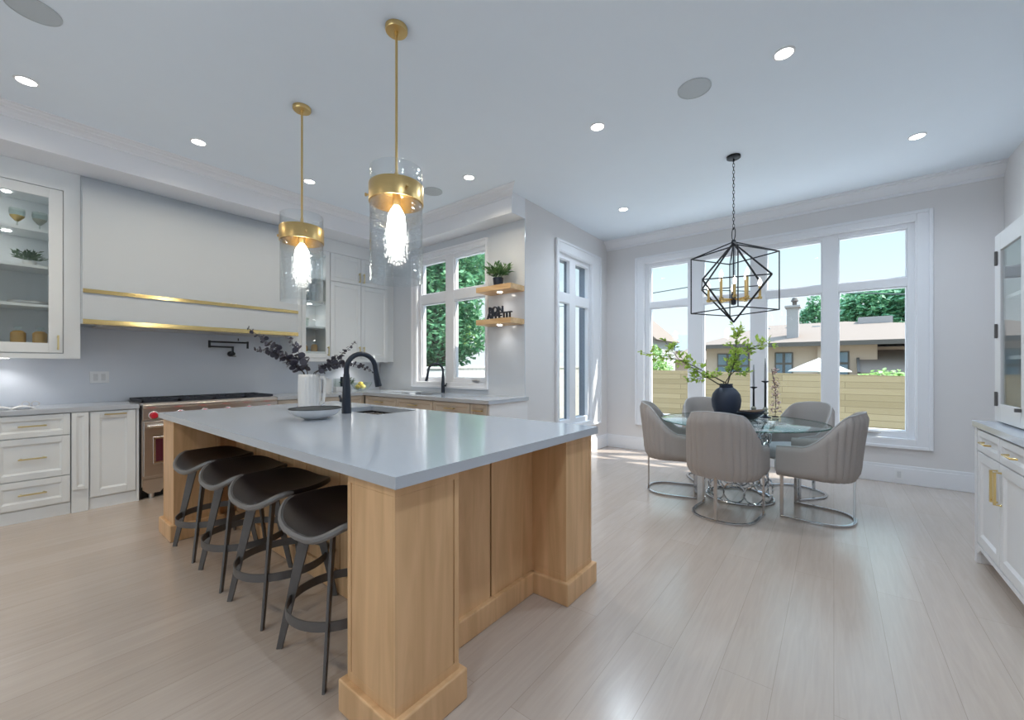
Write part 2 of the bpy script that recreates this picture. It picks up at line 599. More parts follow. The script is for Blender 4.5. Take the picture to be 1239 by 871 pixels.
# dining window opening, sink window opening, side window opening (the frames fill them)
WD = (-0.70, 2.28, 0.48, 2.86)
WK = (3.51, 4.90, 1.05, 2.86)
WS = (4.66, 5.62, 0.46, 2.84)
struct(wall_with_holes(T_sink(XD), YB-TW, YS, 0, HC, [WD], 0.125).build('wall_dining', 'wall_paint'), 'grey wall around the wide dining window')
struct(wall_with_holes(T_range(YS), XK, XD+TW, 0, HC, [WS], TW).build('wall_nook', 'wall_paint'), 'grey side wall with the tall narrow window')
struct(wall_with_holes(T_sink(XK), YS+TW, YR, 0, HC, [WK], 0.125).build('wall_sink', 'slab_grey'), 'polished pale grey slab wall around the sink window')
struct(MB().box(XR, XK+TW, YR, YR+TW, 0, HC).build('wall_range', 'wall_paint'), 'wall behind the range and hood')
struct(MB().box(XR, XD, YB-TW, YB, 0, HC).build('wall_right', 'wall_paint'), 'pale wall behind the white hutch')
WR = (0.2, 4.4, 0.3, 2.8)  # unseen opening, added to let sky light in from behind
struct(MB().box(XK-0.012, XK, YS, 3.468, 0.0, ZS0).build('wall_slab', 'slab_grey'), 'polished slab facing behind the floating shelves')
T_rear = Matrix(((0, -1, 0, XR), (1, 0, 0, 0), (0, 0, 1, 0), (0, 0, 0, 1)))
struct(wall_with_holes(T_rear, YB-TW, YR+TW, 0, HC, [WR], TW).build('wall_rear', 'wall_paint'), 'wall behind the viewer with a large window added for sky light')

def make_window(name, T, hole, cols, rows, label, casing_rect, sill=False, cranks=(), ext=None, ext_depth=0.0):
    """cols/rows: clear glass spans; w grows to the outside"""
    root = empty(name, T @ Vector(((hole[0]+hole[1])/2, 0.05, hole[2])), label, 'window', kind='structure')
    a, b, c, d = hole
    fr = MB(T)
    w0, w1 = 0.035, (0.088 if ext_depth > 0 else 0.125)
    ue = [a] + [x for cc in cols for x in cc] + [b]
    for i in range(0, len(ue), 2):
        fr.box(ue[i], ue[i+1], w0, w1, c, d)
    ze = [c] + [x for rr in rows for x in rr] + [d]
    for cc in cols:
        for i in range(0, len(ze), 2):
            fr.box(cc[0], cc[1], w0, w1, ze[i], ze[i+1])
    # sash beads stepped back inside each opening
    s = 0.014 if ext_depth == 0 else 0.004
    for cc in cols:
        for rr in rows:
            fr.box(cc[0], cc[0]+s, w0+0.02, w1-0.01, rr[0], rr[1]); fr.box(cc[1]-s, cc[1], w0+0.02, w1-0.01, rr[0], rr[1])
            fr.box(cc[0]+s, cc[1]-s, w0+0.02, w1-0.01, rr[0], rr[0]+s); fr.box(cc[0]+s, cc[1]-s, w0+0.02, w1-0.01, rr[1]-s, rr[1])
    fr.build('window_frame', 'white_trim', root, bevel=0.004)
    g = MB(T)
    for cc in cols:
        for rr in rows:
            g.box(cc[0]+s, cc[1]-s, 0.075, 0.081, rr[0]+s, rr[1]-s)
    g.build('glass', 'pane_glass', root)
    # casing on the room side
    A, B, C, D = casing_rect
    k = MB(T)
    for (x0, x1, y0, y1) in ((A, a, C, D), (b, B, C, D), (a, b, d, D), (a, b, C, c)):
        if x1-x0 > 0.005 and y1-y0 > 0.005:
            k.box(x0, x1, -0.022, 0.0, y0, y1)
    e = 0.028
    k.box(A-0.004, A+e, -0.036, 0, C, D); k.box(B-e, B+0.004, -0.036, 0, C, D)
    k.box(A+e, B-e, -0.036, 0, D-e, D+0.004); k.box(A+e, B-e, -0.036, 0, C-0.004, C+e)
    # reveal lining
    k.box(a-0.004, a+0.012, -0.012, w0, c, d); k.box(b-0.012, b+0.004, -0.012, w0, c, d)
    k.box(a, b, -0.012, w0, d-0.012, d+0.004); k.box(a, b, -0.02, w0, c-0.004, c+0.012)
    k.build('window_casing', 'white_trim', root, bevel=0.005)
    for (u, z) in cranks:
        h = MB(T)
        h.box(u-0.055, u+0.055, 0.005, 0.034, z, z+0.014)
        h.box(u-0.075, u+0.02, -0.008, 0.006, z+0.006, z+0.017)
        h.build('crank_handle', 'steel', root, bevel=0.003)
    if ext_depth > 0:
        x = MB(T)
        x.box(a, cols[0][0], w1, w1+ext_depth, c, d); x.box(cols[-1][1], b, w1, w1+ext_depth, c, d)
        x.box(cols[0][0], cols[-1][1], w1, w1+ext_depth, rows[-1][1], d); x.box(cols[0][0], cols[-1][1], w1, w1+ext_depth, c, rows[0][0]-0.002)
        for i in range(len(cols)-1):
            x.box(cols[i][1], cols[i+1][0], w1, w1+0.042, rows[0][0], rows[-1][1])
        for i in range(len(rows)-1):
            for cc in cols:
                x.box(cc[0], cc[1], w1, w1+0.03, rows[i][1], rows[i+1][0])
        x.build('outer_jamb', 'exterior_dark', root)
    return root

make_window('window_1', T_sink(XD), WD, [(-0.634, -0.04), (0.11, 0.69), (0.858, 1.447), (1.647, 2.20)],
            [(0.56, 2.165), (2.26, 2.795)], 'wide eight-pane dining window with white casing', (-0.82, 2.405, 0.388, 2.95), cranks=[(-0.34, 0.53)])
make_window('window_2', T_sink(XK), WK, [(3.57, 4.15), (4.316, 4.84)], [(1.12, 2.205), (2.345, 2.80)],
            'four-pane white window over the perimeter sink', (3.47, 5.0, 0.985, 2.93), cranks=[(3.72, 1.085)])
make_window('window_3', T_range(YS), WS, [(4.715, 5.02), (5.185, 5.56)], [(0.54, 2.165), (2.305, 2.765)],
            'tall narrow window in the side wall of the dining nook', (4.582, 5.88, 0.40, 2.98), ext_depth=0.095)
make_window('window_skyfill', T_rear, WR, [(0.3, 1.2), (1.3, 2.25), (2.35, 3.3), (3.4, 4.3)], [(0.4, 2.0), (2.1, 2.7)],
            'large unseen window added behind the viewer for sky light', (0.1, 4.5, 0.2, 2.9))

# baseboards
def baseboard(name, T, u0, u1, h=0.2, label=None):
    m = MB(T)
    m.box(u0, u1, -0.018, 0, 0, h-0.03)
    m.box(u0, u1, -0.012, 0, h-0.03, h)
    return struct(m.build(name, 'white_trim', bevel=0.004), label)
baseboard('baseboard_dining', T_sink(XD), YB, YS, label='white baseboard under the dining window')
baseboard('baseboard_nook', T_range(YS), XK, XD-0.02, label='white baseboard under the side window')
baseboard('baseboard_right', T_right(YB), 4.05, XD-0.02, label='white baseboard beside the hutch')

# crown of the dining wall
def crown_profile(flip=1):
    # (distance from wall, z)
    return [(0, 3.145), (0.014, 3.145), (0.016, 3.172), (0.03, 3.178), (0.055, 3.205), (0.085, 3.24), (0.1, 3.247), (0.103, 3.262), (0.12, 3.265), (0.12, HC), (0, HC)]
struct(MB().prism([(XD-a, z) for a, z in crown_profile()], YB, YS, 'y').build('trim_1', 'white_trim'), 'stepped crown moulding above the dining window')

# bulkhead (dropped soffit) round the kitchen with its big crown
ZS = 3.04
FY, FX = 5.06, 3.66           # faces of the soffit
b = MB()
b.box(XR, FX, FY, YR, ZS, HC)
b.box(FX, XK, YS+0.002, YR, ZS, HC)
struct(b.build('trim_2', 'white_trim'), 'dropped bulkhead above the wall cabinets and sink window')
def big_crown():
    return [(0, 3.222), (0.012, 3.222), (0.016, 3.236), (0.028, 3.24), (0.05, 3.252), (0.1, 3.258), (0.105, 3.266), (0.15, 3.268), (0.155, 3.273), (0.19, 3.274), (0.19, HC), (0, HC)]
def crown_run(name, pts, label):
    """mitred crown along a polyline of wall faces; pts: list of (x, y, nx, ny) where (nx,ny) is the offset direction of one unit"""
    m = MB()
    prof = big_crown()
    rings = [[m.v((x+nx*a, y+ny*a, z)) for (a, z) in prof] for (x, y, nx, ny) in pts]
    n = len(prof)
    for i in range(len(rings)-1):
        for k in range(n):
            m.f([rings[i][k], rings[i][(k+1) % n], rings[i+1][(k+1) % n], rings[i+1][k]])
    m.f(rings[0][::-1]); m.f(rings[-1])
    return struct(m.build(name, 'white_trim'), label)
crown_run('trim_3', [(XR, FY, 0, -1), (FX, FY, -1, -1), (FX, YS, -1, -1), (XK+0.02, YS, 0, -1)][:3] , 'large crown moulding along the kitchen bulkhead')

# ------------------------------------------------------------------ outside
struct(MB().box(-14, 70, -45, 60, -0.75, -0.6).build('ground', 'lawn'), 'lawn outside')

struct(MB().box(XD+TW, 11.9, -7, 6.4, -0.6, -0.55).build('path_bounce_patio', 'bounce_paving'), 'unseen pale slabs added between house and fence to bounce light indoors')  # unseen reflector, added to bounce daylight up onto the ceiling
struct(MB().box(-12, XR-TW, -6, 14, -0.6, -0.55).build('path_bounce_terrace', 'bounce_paving'), 'unseen pale slabs added behind the viewer to bounce light indoors')  # unseen as well, added to bounce daylight in through the rear opening

def foliage_cloud(m, lobes, n, L, W, shell=0.55):
    tot = sum(l[3]*l[4]*l[5] for l in lobes)
    for l in lobes:
        k = max(8, int(n*l[3]*l[4]*l[5]/tot))
        for _ in range(k):
            while True:
                q = Vector((random.uniform(-1, 1), random.uniform(-1, 1), random.uniform(-1, 1)))
                if shell < q.length <= 1: break
            p = Vector((l[0]+q.x*l[3], l[1]+q.y*l[4], l[2]+q.z*l[5]))
            d = Vector((random.gauss(0, 1), random.gauss(0, 1), random.gauss(0, 0.6)-0.2))
            m.leaf(p, d, (random.gauss(0, .4), random.gauss(0, .4), 1), L*random.uniform(.7, 1.3), W*random.uniform(.7, 1.3))

def tree(name, base, lobes, n, L, W, mat, label, group=None, cat='tree'):
    r = empty(name, base, label, cat, group)
    t = MB()
    top = max(l[2] for l in lobes)
    cx = sum(l[0] for l in lobes)/len(lobes); cy = sum(l[1] for l in lobes)/len(lobes)
    h = top-base[2]
    t.tube([base, (base[0]+0.02*h, base[1], base[2]+h*0.4), (cx, cy, top)], [0.035*h, 0.026*h, 0.008*h], 8)
    for l in lobes:
        t.tube([(base[0]+0.02*h, base[1], base[2]+h*0.4), ((base[0]+l[0])/2, (base[1]+l[1])/2, (base[2]+h*.4+l[2])/2+0.1*h*0), (l[0], l[1], l[2])], [0.014*h, 0.01*h, 0.004*h], 6)
    t.build('trunk', 'bark', r, smooth=True)
    f = MB()
    foliage_cloud(f, lobes, n, L, W)
    f.build('crown', mat, r, recalc=False)
    return r

# horizontal board fence across the back yard
FX0 = 12.0
fr = empty('garden_fence', (FX0, 1.0, -0.6), 'horizontal board timber fence behind the dining window', 'fence')
MB().prism([(6.6, -0.6), (-7, -0.6), (-7, 0.97), (6.6, 1.24)], FX0, FX0+0.03, 'x').build('board_panel', 'fence_wood', fr)
for y in (6.5, 4.1, 1.7, -0.7, -3.1, -5.5):
    MB().box(FX0+0.03, FX0+0.12, y-0.045, y+0.045, -0.6, 1.1).build('post', 'fence_wood', fr)
# pale upright board fence seen through the side window
pf = empty('board_fence', (9.0, 7.2, -0.6), 'pale upright board fence seen through the narrow side window', 'fence')
MB().box(6.6, 15.0, 7.2, 7.23, -0.6, 1.25).build('board_panel', 'pale_boards', pf)
MB().box(6.6, 15.0, 7.17, 7.26, 1.25, 1.30).build('cap_rail', 'pale_boards', pf)
# low sunlit wall below the trees of the sink window
lw_ = MB(); lw_.box(6.0, 14.0, 11.0, 11.2, -0.6, 1.22); lw_.box(5.96, 14.04, 10.95, 11.25, 1.22, 1.30)
tag(lw_.build('garden_wall', 'stucco_white', org=(10, 11, -0.6)), 'low pale garden wall under the trees outside the sink window', 'wall')

# neighbour's bungalow
HX = 24.0
hs = empty('bungalow', (HX+4, 2, -0.6), 'beige bungalow with grey hipped roof beyond the timber fence', 'house')
w = MB()
w.box(HX, HX+9, -1.5, 5.45, -0.6, 2.3)
w.box(HX+0.8, HX+9, -9.0, -1.5, -0.6, 2.2)
w.box(HX-0.25, HX, 0.35, 0.6, -0.6, 2.25)
w.build('walls', 'stucco_beige', hs)
def hip(m, x0, x1, y0, y1, ze, zr, ra, rb):
    xm = (x0+x1)/2
    a, b2, c, d = m.v((x0, y0, ze)), m.v((x1, y0, ze)), m.v((x1, y1, ze)), m.v((x0, y1, ze))
    e, f = m.v((xm, ra, zr)), m.v((xm, rb, zr))
    m.f([a, e, f, d]); m.f([b2, c, f, e]); m.f([a, b2, e]); m.f([d, f, c]); m.f([a, d, c, b2])
r_ = MB(); hip(r_, HX-0.55, HX+9.5, -9.5, 5.95, 2.44, 3.75, -0.5, 3.2)
r_.build('roof', 'roof_grey', hs)
f_ = MB(); f_.box(HX-0.6, HX-0.5, -9.5, 6.0, 2.26, 2.46); f_.box(HX-0.6, HX+9.5, 5.95, 6.0, 2.26, 2.46); f_.build('fascia', 'roof_edge', hs)
def house_window(y0, y1, z0, z1, cols):
    k = MB()
    k.box(HX-0.06, HX+0.02, y0, y1, z0, z1)
    wf = k.build('window', 'roof_edge', hs)
    g = MB()
    dy = (y1-y0)/cols
    for i in range(cols):
        for j in range(2):
            dz = (z1-z0)/2
            g.box(HX-0.075, HX-0.06, y0+i*dy+0.06, y0+(i+1)*dy-0.06, z0+j*dz+0.05, z0+(j+1)*dz-0.05)
    g.build('pane', 'house_glass', wf)
house_window(3.4, 4.9, 0.7, 2.0, 3)
house_window(1.55, 2.3, 0.9, 2.0, 2)
house_window(-0.55, 0.25, 0.9, 2.0, 2)
ch = MB(); ch.box(HX+0.6, HX+1.3, 1.38, 1.86, 2.4, 4.25); ch.box(HX+0.52, HX+1.38, 1.3, 1.94, 4.25, 4.35); ch.build('chimney', 'brick_chimney', hs)
ch = MB(); ch.lathe([(0.1, 4.35), (0.1, 4.55), (0.17, 4.6), (0.1, 4.75), (0.02, 4.85)], (HX+0.95, 1.55, 0), 10); ch.build('chimney_cowl', 'roof_edge', hs)
ch = MB(); ch.box(HX+3.6, HX+4.5, -2.3, -1.0, 3.0, 3.85); ch.build('chimney', 'brick_chimney', hs)
for y in (3.0, 1.95, 0.75):
    v = MB(); v.box(HX+3.3, HX+3.65, y-0.17, y+0.17, 3.2, 3.5); v.build('roof_vent', 'stucco_white', hs)
# attached lower roof on the right
lr = MB(); lr.prism([(HX-0.9, 1.05), (HX+0.7, 2.05), (HX+0.7, 1.9), (HX-0.9, 0.9)], -9.0, -0.9, 'y'); lr.build('porch_roof', 'roof_grey', hs)
lr = MB(); lr.bar([(HX-0.95, -0.85, 1.0), (HX+0.7, -0.85, 2.05)], 0.09, 0.05); lr.build('porch_rake', 'roof_edge', hs)
for y in (-1.2, -8.6): MB().box(HX-0.5, HX-0.35, y, y+0.15, -0.6, 1.15).build('porch_post', 'stucco_white', hs)

# garden parasol over the fence
pr = empty('garden_parasol', (19.5, 0.45, -0.6), 'cream garden parasol poking above the timber fence', 'parasol')
MB().tube([(19.5, 0.45, -0.6), (19.5, 0.45, 1.62)], 0.03, 8).build('pole', 'stucco_white', pr)
p_ = MB(); p_.lathe([(1.02, 1.1), (1.0, 1.14), (0.5, 1.4), (0.06, 1.6), (0.0005, 1.64)], (19.5, 0.45, 0), 10); p_.build('canopy', 'canvas_cream', pr)

# distant gabled houses on the left
gh = empty('gabled_house', (31.0, 12.2, -0.6), 'distant pale gabled house at the left of the dining window', 'house')
MB().box(28.5, 33.5, 9.9, 13.6, -0.6, 3.4).build('walls', 'stucco_white', gh)
MB().prism([(9.55, 3.2), (13.9, 3.2), (11.7, 5.1)], 28.2, 33.8, 'x').build('roof', 'roof_grey', gh)
gh2 = empty('slate_house', (44.0, 12.5, -0.6), 'distant house with blue slate roof left of the bungalow', 'house')
MB().box(42, 46, 10.9, 14.2, -0.6, 2.9).build('walls', 'stucco_beige', gh2)
g2 = MB(); hip(g2, 41.6, 46.4, 10.6, 14.5, 2.9, 4.6, 11.4, 13.7); g2.build('roof', 'roof_slate', gh2)
bh = empty('brick_house', (38.5, 9.3, -0.6), 'pinkish low house between the shrub and the bungalow', 'house')
MB().box(36.7, 40.2, 7.9, 11.2, -0.6, 1.9).build('walls', 'stucco_beige', bh)
g3 = MB(); hip(g3, 36.2, 40.7, 7.5, 11.6, 1.9, 3.0, 8.9, 10.2); g3.build('roof', 'roof_grey', bh)

# trees seen through the dining window
tree('garden_tree', (44, -4.5, -0.6), [(44, -2.2, 5.9, 2.4, 2.0, 1.9), (44, -5.0, 6.1, 2.6, 2.4, 1.9), (44, -7.8, 5.8, 2.6, 2.4, 2.0), (43.5, -4.0, 4.4, 2.6, 3.4, 1.6)], 9500, 0.55, 0.38, 'leaf_tree',
     'tall dark green tree above the right end of the bungalow')
tree('silver_shrub', (37, -3.0, -0.6), [(37, -2.5, 3.45, 1.2, 1.1, 0.75), (37, -4.0, 3.4, 1.3, 1.3, 0.85)], 2600, 0.3, 0.2, 'leaf_silver',
     'silvery green shrub crown just above the bungalow roof', cat='shrub')
tree('conifer_tree', (34, 1.1, -0.6), [(34, 1.15, 4.4, 0.75, 0.8, 1.1), (34, 0.95, 5.6, 0.35, 0.4, 0.6)], 1500, 0.3, 0.14, 'leaf_tree',
     'small conifer standing behind the bungalow chimney')
tree('lime_shrub', (16.2, 5.75, -0.6), [(16.2, 5.75, 1.25, 0.55, 0.6, 0.95), (16.0, 5.2, 0.9, 0.5, 0.5, 0.6)], 1500, 0.16, 0.1, 'leaf_tree_light',
     'light green shrub above the left end of the timber fence', cat='shrub')
tree('climber_bush', (13.2, -1.6, -0.6), [(13.0, -0.95, 1.02, 0.35, 0.45, 0.2), (13.0, -1.7, 1.05, 0.4, 0.6, 0.22), (13.1, -2.5, 1.02, 0.4, 0.6, 0.25)], 1300, 0.11, 0.08, 'leaf_tree_light',
     'leafy climber spilling over the right end of the timber fence', cat='shrub')
# dense trees outside the sink window
for i, (x, y, hgt, mat, lab) in enumerate([
        (9.3, 13.2, 6.2, 'leaf_tree', 'dense tree filling the left panes of the sink window'),
        (11.2, 12.6, 6.6, 'leaf_tree', 'dense tree filling the right panes of the sink window'),
        (12.4, 14.6, 7.2, 'leaf_tree_light', 'lighter tree behind the others outside the sink window')]):
    tree('garden_tree', (x, y, -0.6), [(x, y, hgt*.62, 1.9, 1.7, 1.7), (x-.6, y, hgt*.92, 1.9, 1.5, 1.4), (x+1.3, y, hgt*.85, 1.7, 1.4, 1.4), (x-2.0, y, hgt*.7, 1.3, 1.2, 1.3), (x-1.0, y-.3, hgt*.40, 1.5, 1.3, 1.1), (x+1.1, y, hgt*.42, 1.5, 1.3, 1.2), (x, y+.2, hgt*.26, 1.6, 1.0, 0.9)],
         13000, 0.26, 0.17, mat, lab, group='trees outside the sink window')
# overhead cables
up_ = empty('utility_pole', (17.0, 4.24, -0.6), 'slim utility pole standing behind the second mullion of the dining window', 'pole')
MB().tube([(17.0, 4.24, -0.6), (17.0, 4.24, 4.6)], 0.06, 8).build('pole', 'bark', up_)
MB().box(16.96, 17.04, 4.1, 4.38, 4.30, 4.42).build('crossarm', 'bark', up_)
cb = MB(); cb.tube([(16.98, 4.3, 4.45), (17.0, 6.026, 4.361), (17.0, 9.42, 4.2), (17, 14, 4.3)], 0.018, 6); tag(cb.build('power_line', 'wire_black', org=(16.98, 4.3, 4.45), smooth=True), 'overhead cable crossing the upper left pane of the dining window', 'cable')
cb = MB(); cb.tube([(16.98, 4.18, 4.30), (17.0, 1.091, 3.84), (17.0, -0.955, 3.579), (17.0, -2.63, 3.32), (17.0, -6, 3.1)], 0.02, 6); tag(cb.build('power_line', 'wire_black', org=(16.98, 4.18, 4.3), smooth=True), 'overhead cable in front of the dark green tree', 'cable')

# ------------------------------------------------------------------ kitchen helpers
def shaker(T, u0, u1, z0, z1, name, mat, parent, rail=0.055, wf=0.0, glass=False):
    """framed front, 20 mm thick, standing proud of w = wf"""
    m = MB(T)
    a, b = wf-0.02, wf
    m.box(u0, u0+rail, a, b, z0, z1); m.box(u1-rail, u1, a, b, z0, z1)
    m.box(u0+rail, u1-rail, a, b, z0, z0+rail); m.box(u0+rail, u1-rail, a, b, z1-rail, z1)
    if not glass:
        m.box(u0+rail, u1-rail, b-0.009, b, z0+rail, z1-rail)
        # sloped inner lip
        s = 0.014
        U0, U1, Z0, Z1 = u0+rail, u1-rail, z0+rail, z1-rail
        o = [(U0, a+0.002, Z0), (U1, a+0.002, Z0), (U1, a+0.002, Z1), (U0, a+0.002, Z1)]
        i = [(U0+s, b-0.009, Z0+s), (U1-s, b-0.009, Z0+s), (U1-s, b-0.009, Z1-s), (U0+s, b-0.009, Z1-s)]
        ov = [m.v(p) for p in o]; iv = [m.v(p) for p in i]
        for k in range(4):
            m.f([ov[k], ov[(k+1) % 4], iv[(k+1) % 4], iv[k]])
    f = m.build(name, mat, parent, bevel=0.0025)
    if glass:
        g = MB(T); g.box(u0+rail-0.004, u1-rail+0.004, b-0.012, b-0.008, z0+rail-0.004, z1-rail+0.004)
        g.build('glass_pane', 'cabinet_glass', f)
    return f

def bar_handle(T, u, z, L, parent, mat='pale_brass', vertical=False, wf=-0.02, out=0.03, r=0.006):
    m = MB(T)
    h = L/2
    if vertical:
        m.box(u-r, u+r, wf-out-2*r, wf-out, z-h, z+h)
        for s in (-1, 1): m.box(u-r, u+r, wf-out, wf, z+s*(h-0.015)-r, z+s*(h-0.015)+r)
    else:
        m.box(u-h, u+h, wf-out-2*r, wf-out, z-r, z+r)
        for s in (-1, 1): m.box(u+s*(h-0.015)-r, u+s*(h-0.015)+r, wf-out, wf, z-r, z+r)
    return m.build('handle', mat, parent, bevel=0.0015)

FR = 5.22     # front plane of the range-wall base cabinets
TR = T_range(FR)

# ---- base cabinets left of the range
def base_drawers(u0, u1, label):
    r = empty('base_cabinet', ((u0+u1)/2, FR, 0), label, 'cabinet', 'base cabinets on the range wall')
    MB(TR).box(u0, u1, 0.0, 0.60, 0.10, 0.879).build('carcass', 'cabinet_cream', r)
    MB(TR).box(u0, u1, 0.0, 0.02, 0, 0.098).build('plinth', 'cabinet_cream', r)
    for (z0, z1) in ((0.692, 0.872), (0.345, 0.684), (0.112, 0.337)):
        d = shaker(TR, u0+0.003, u1-0.003, z0, z1, 'drawer', 'cabinet_cream', r, rail=0.05 if z1-z0 > 0.2 else 0.042)
        bar_handle(TR, (u0+u1)/2, (z0+z1)/2+0.005, 0.155, d)
    return r
base_drawers(-0.02, 0.412, 'cream three-drawer base cabinet left of the fluted filler post')
base_drawers(-0.46, -0.024, 'cream three-drawer base cabinet at the far left end')
pf_ = empty('pilaster', (0.468, FR, 0), 'narrow cream panelled filler post between drawers and pull-out door', 'filler panel', 'base cabinets on the range wall')
MB(TR).box(0.416, 0.522, -0.015, 0.58, 0, 0.879).build('post_body', 'cabinet_cream', pf_, bevel=0.002)
shaker(TR, 0.418, 0.520, 0.2, 0.872, 'face_panel', 'cabinet_cream', pf_, rail=0.028, wf=-0.015)
pc = empty('base_cabinet', (0.68, FR, 0), 'cream pull-out base cabinet just left of the range', 'cabinet', 'base cabinets on the range wall')
MB(TR).box(0.526, 0.838, 0, 0.60, 0.10, 0.879).build('carcass', 'cabinet_cream', pc)
MB(TR).box(0.526, 0.838, 0.0, 0.02, 0, 0.098).build('plinth', 'cabinet_cream', pc)
MB(TR).box(0.838, 0.856, -0.012, 0.60, 0, 0.879).build('end_panel', 'cabinet_cream', pc)
d_ = shaker(TR, 0.529, 0.832, 0.112, 0.872, 'door', 'cabinet_cream', pc, rail=0.062)
bar_handle(TR, 0.69, 0.845, 0.15, d_)
# right of the range, to the corner
for (a, b2, lab) in ((2.09, 2.62, 'cream base cabinet just right of the range'), (2.624, 3.238, 'cream base cabinet in the corner right of the range')):
    r = empty('base_cabinet', ((a+b2)/2, FR, 0), lab, 'cabinet', 'base cabinets on the range wall')
    MB(TR).box(a, b2, 0, 0.60, 0.10, 0.879).build('carcass', 'cabinet_bounce_tint', r)
    MB(TR).box(a, b2, 0.0, 0.02, 0, 0.098).build('plinth', 'cabinet_bounce_tint', r)
    d_ = shaker(TR, a+0.003, b2-0.003, 0.70, 0.872, 'drawer', 'cabinet_bounce_tint', r, rail=0.042)
    bar_handle(TR, (a+b2)/2, 0.80, 0.16, d_)
    d_ = shaker(TR, a+0.003, b2-0.003, 0.112, 0.692, 'door', 'cabinet_bounce_tint', r)
    bar_handle(TR, b2-0.04, 0.58, 0.14, d_, vertical=True)
# ---- sink run
SX = 3.24
TS = T_sink(SX)
for (a, b2, lab, nd) in ((2.875, 3.12, 'narrow cream, reflection-tinted end cabinet of the sink run beside the wall corner', 1), (3.124, 3.73, 'cream, reflection-tinted cabinet of the sink run right of the sink', 1), (3.734, 5.16, 'wide cream, reflection-tinted sink cabinet under the window', 2)):
    r = empty('sink_run_cabinet', (SX, (a+b2)/2, 0), lab, 'cabinet', 'cabinets of the sink run')
    MB(TS).box(a, b2, 0, 0.66, 0.10, 0.70 if nd == 2 else 0.879).build('carcass', 'cabinet_bounce_tint', r)
    MB(TS).box(a, b2, 0.0, 0.02, 0, 0.098).build('plinth', 'cabinet_bounce_tint', r)
    step = (b2-a)/nd
    for i in range(nd):
        p, q = a+i*step+0.003, a+(i+1)*step-0.003
        d_ = shaker(TS, p, q, 0.70, 0.872, 'drawer', 'cabinet_bounce_tint', r, rail=0.042)
        bar_handle(TS, (p+q)/2, 0.805, min(0.16, (q-p)*.6), d_)
        d_ = shaker(TS, p, q, 0.112, 0.692, 'door', 'cabinet_bounce_tint', r, rail=0.05)
        bar_handle(TS, q-0.035, 0.58, 0.14, d_, vertical=True)
    if a < 3:
        MB().box(SX, XK, 2.855, 2.873, 0, 0.879).build('end_panel', 'cabinet_white', r)

# ---- counters
tag(MB().box(-0.47, 0.857, 5.187, 5.836, 0.88, 0.92).build('countertop', 'quartz', org=(0.2, 5.5, 0.88), bevel=0.003), 'white counter left of the range', 'countertop')
c_ = MB()
c_.prism([(2.085, 5.187), (3.2, 5.187), (3.2, 5.12), (3.92, 5.12), (3.92, 5.836), (2.085, 5.836)], 0.88, 0.92)
c_.box(3.2, 3.36, 4.0, 5.12, 0.88, 0.92); c_.box(3.76, 3.918, 4.0, 5.12, 0.88, 0.92)
c_.box(3.36, 3.76, 4.62, 5.12, 0.88, 0.92)
c_.box(3.2, 3.918, 2.835, 4.0, 0.88, 0.92)
tag(c_.build('countertop', 'quartz', org=(3.2, 4.5, 0.88)), 'white corner counter running from the range to the sink window', 'countertop')
sk = MB()
for q in ((3.35, 3.36, 4.0, 4.62, 0.72, 0.878), (3.76, 3.77, 4.0, 4.62, 0.72, 0.878), (3.36, 3.76, 3.99, 4.0, 0.72, 0.878), (3.36, 3.76, 4.62, 4.63, 0.72, 0.878), (3.35, 3.77, 3.99, 4.63, 0.71, 0.72)):
    sk.box(*q)
tag(sk.build('kitchen_sink', 'navy_black', org=(3.55, 4.3, 0.72)), 'dark sink set in the counter below the window', 'sink')
struct(MB().box(-0.5, 3.9, YR-0.014, YR-0.001, 0.92, 1.75).build('backsplash_wall', 'slab_white'), 'pale blue-white slab backsplash behind the range')
struct(MB().box(-3.29, -0.5, YR-0.014, YR-0.001, 0.0, 3.04).build('backsplash_wall_side', 'wall_paint'), 'wall left of the kitchen run')

# ---- range
R0, R1 = 0.862, 2.08
rg = empty('range_cooker', (1.47, FR, 0), 'stainless steel range with a red knob behind the island', 'range')
MB(TR).box(R0+0.004, R1-0.004, 0.0, 0.60, 0.115, 0.90).build('body', 'steel', rg)
MB(TR).box(R0, R0+0.012, -0.012, 0.02, 0.02, 0.90).build('gap_strip', 'black_void', rg)  # black strip painted in for the shaded gap beside the range
cp = MB(TR); cp.prism([(-0.03, 0.76), (-0.045, 0.775), (-0.045, 0.872), (-0.055, 0.885), (-0.055, 0.905), (-0.04, 0.918), (0.0, 0.918), (0.0, 0.76)], R0+0.014, R1-0.004, 'x')
cp.build('control_panel', 'steel', rg, bevel=0.003)
MB(TR).box(R0+0.004, R1-0.004, 0.0, 0.625, 0.90, 0.925).build('cooktop', 'steel_light', rg)
for i, (a, b2) in enumerate(((0.885, 1.31), (1.322, 2.065))):
    dd = MB(TR).box(a, b2, -0.035, -0.002, 0.215, 0.75).build('oven_door', 'steel', rg, bevel=0.006)
    MB(TR).box(a+0.07, b2-0.07, -0.041, -0.034, 0.335, 0.595).build('window_frame', 'steel_light', dd, bevel=0.003)
    MB(TR).box(a+0.088, b2-0.088, -0.044, -0.040, 0.355, 0.575).build('oven_window', 'oven_window', dd)
    hh = MB(TR); hh.tube([(a+0.02, -0.08, 0.705), (b2-0.02, -0.08, 0.705)], 0.016, 12)
    for u in (a+0.05, b2-0.05): hh.box(u-0.012, u+0.012, -0.08, -0.03, 0.693, 0.717)
    hh.build('door_handle', 'steel_light', dd, smooth=True)
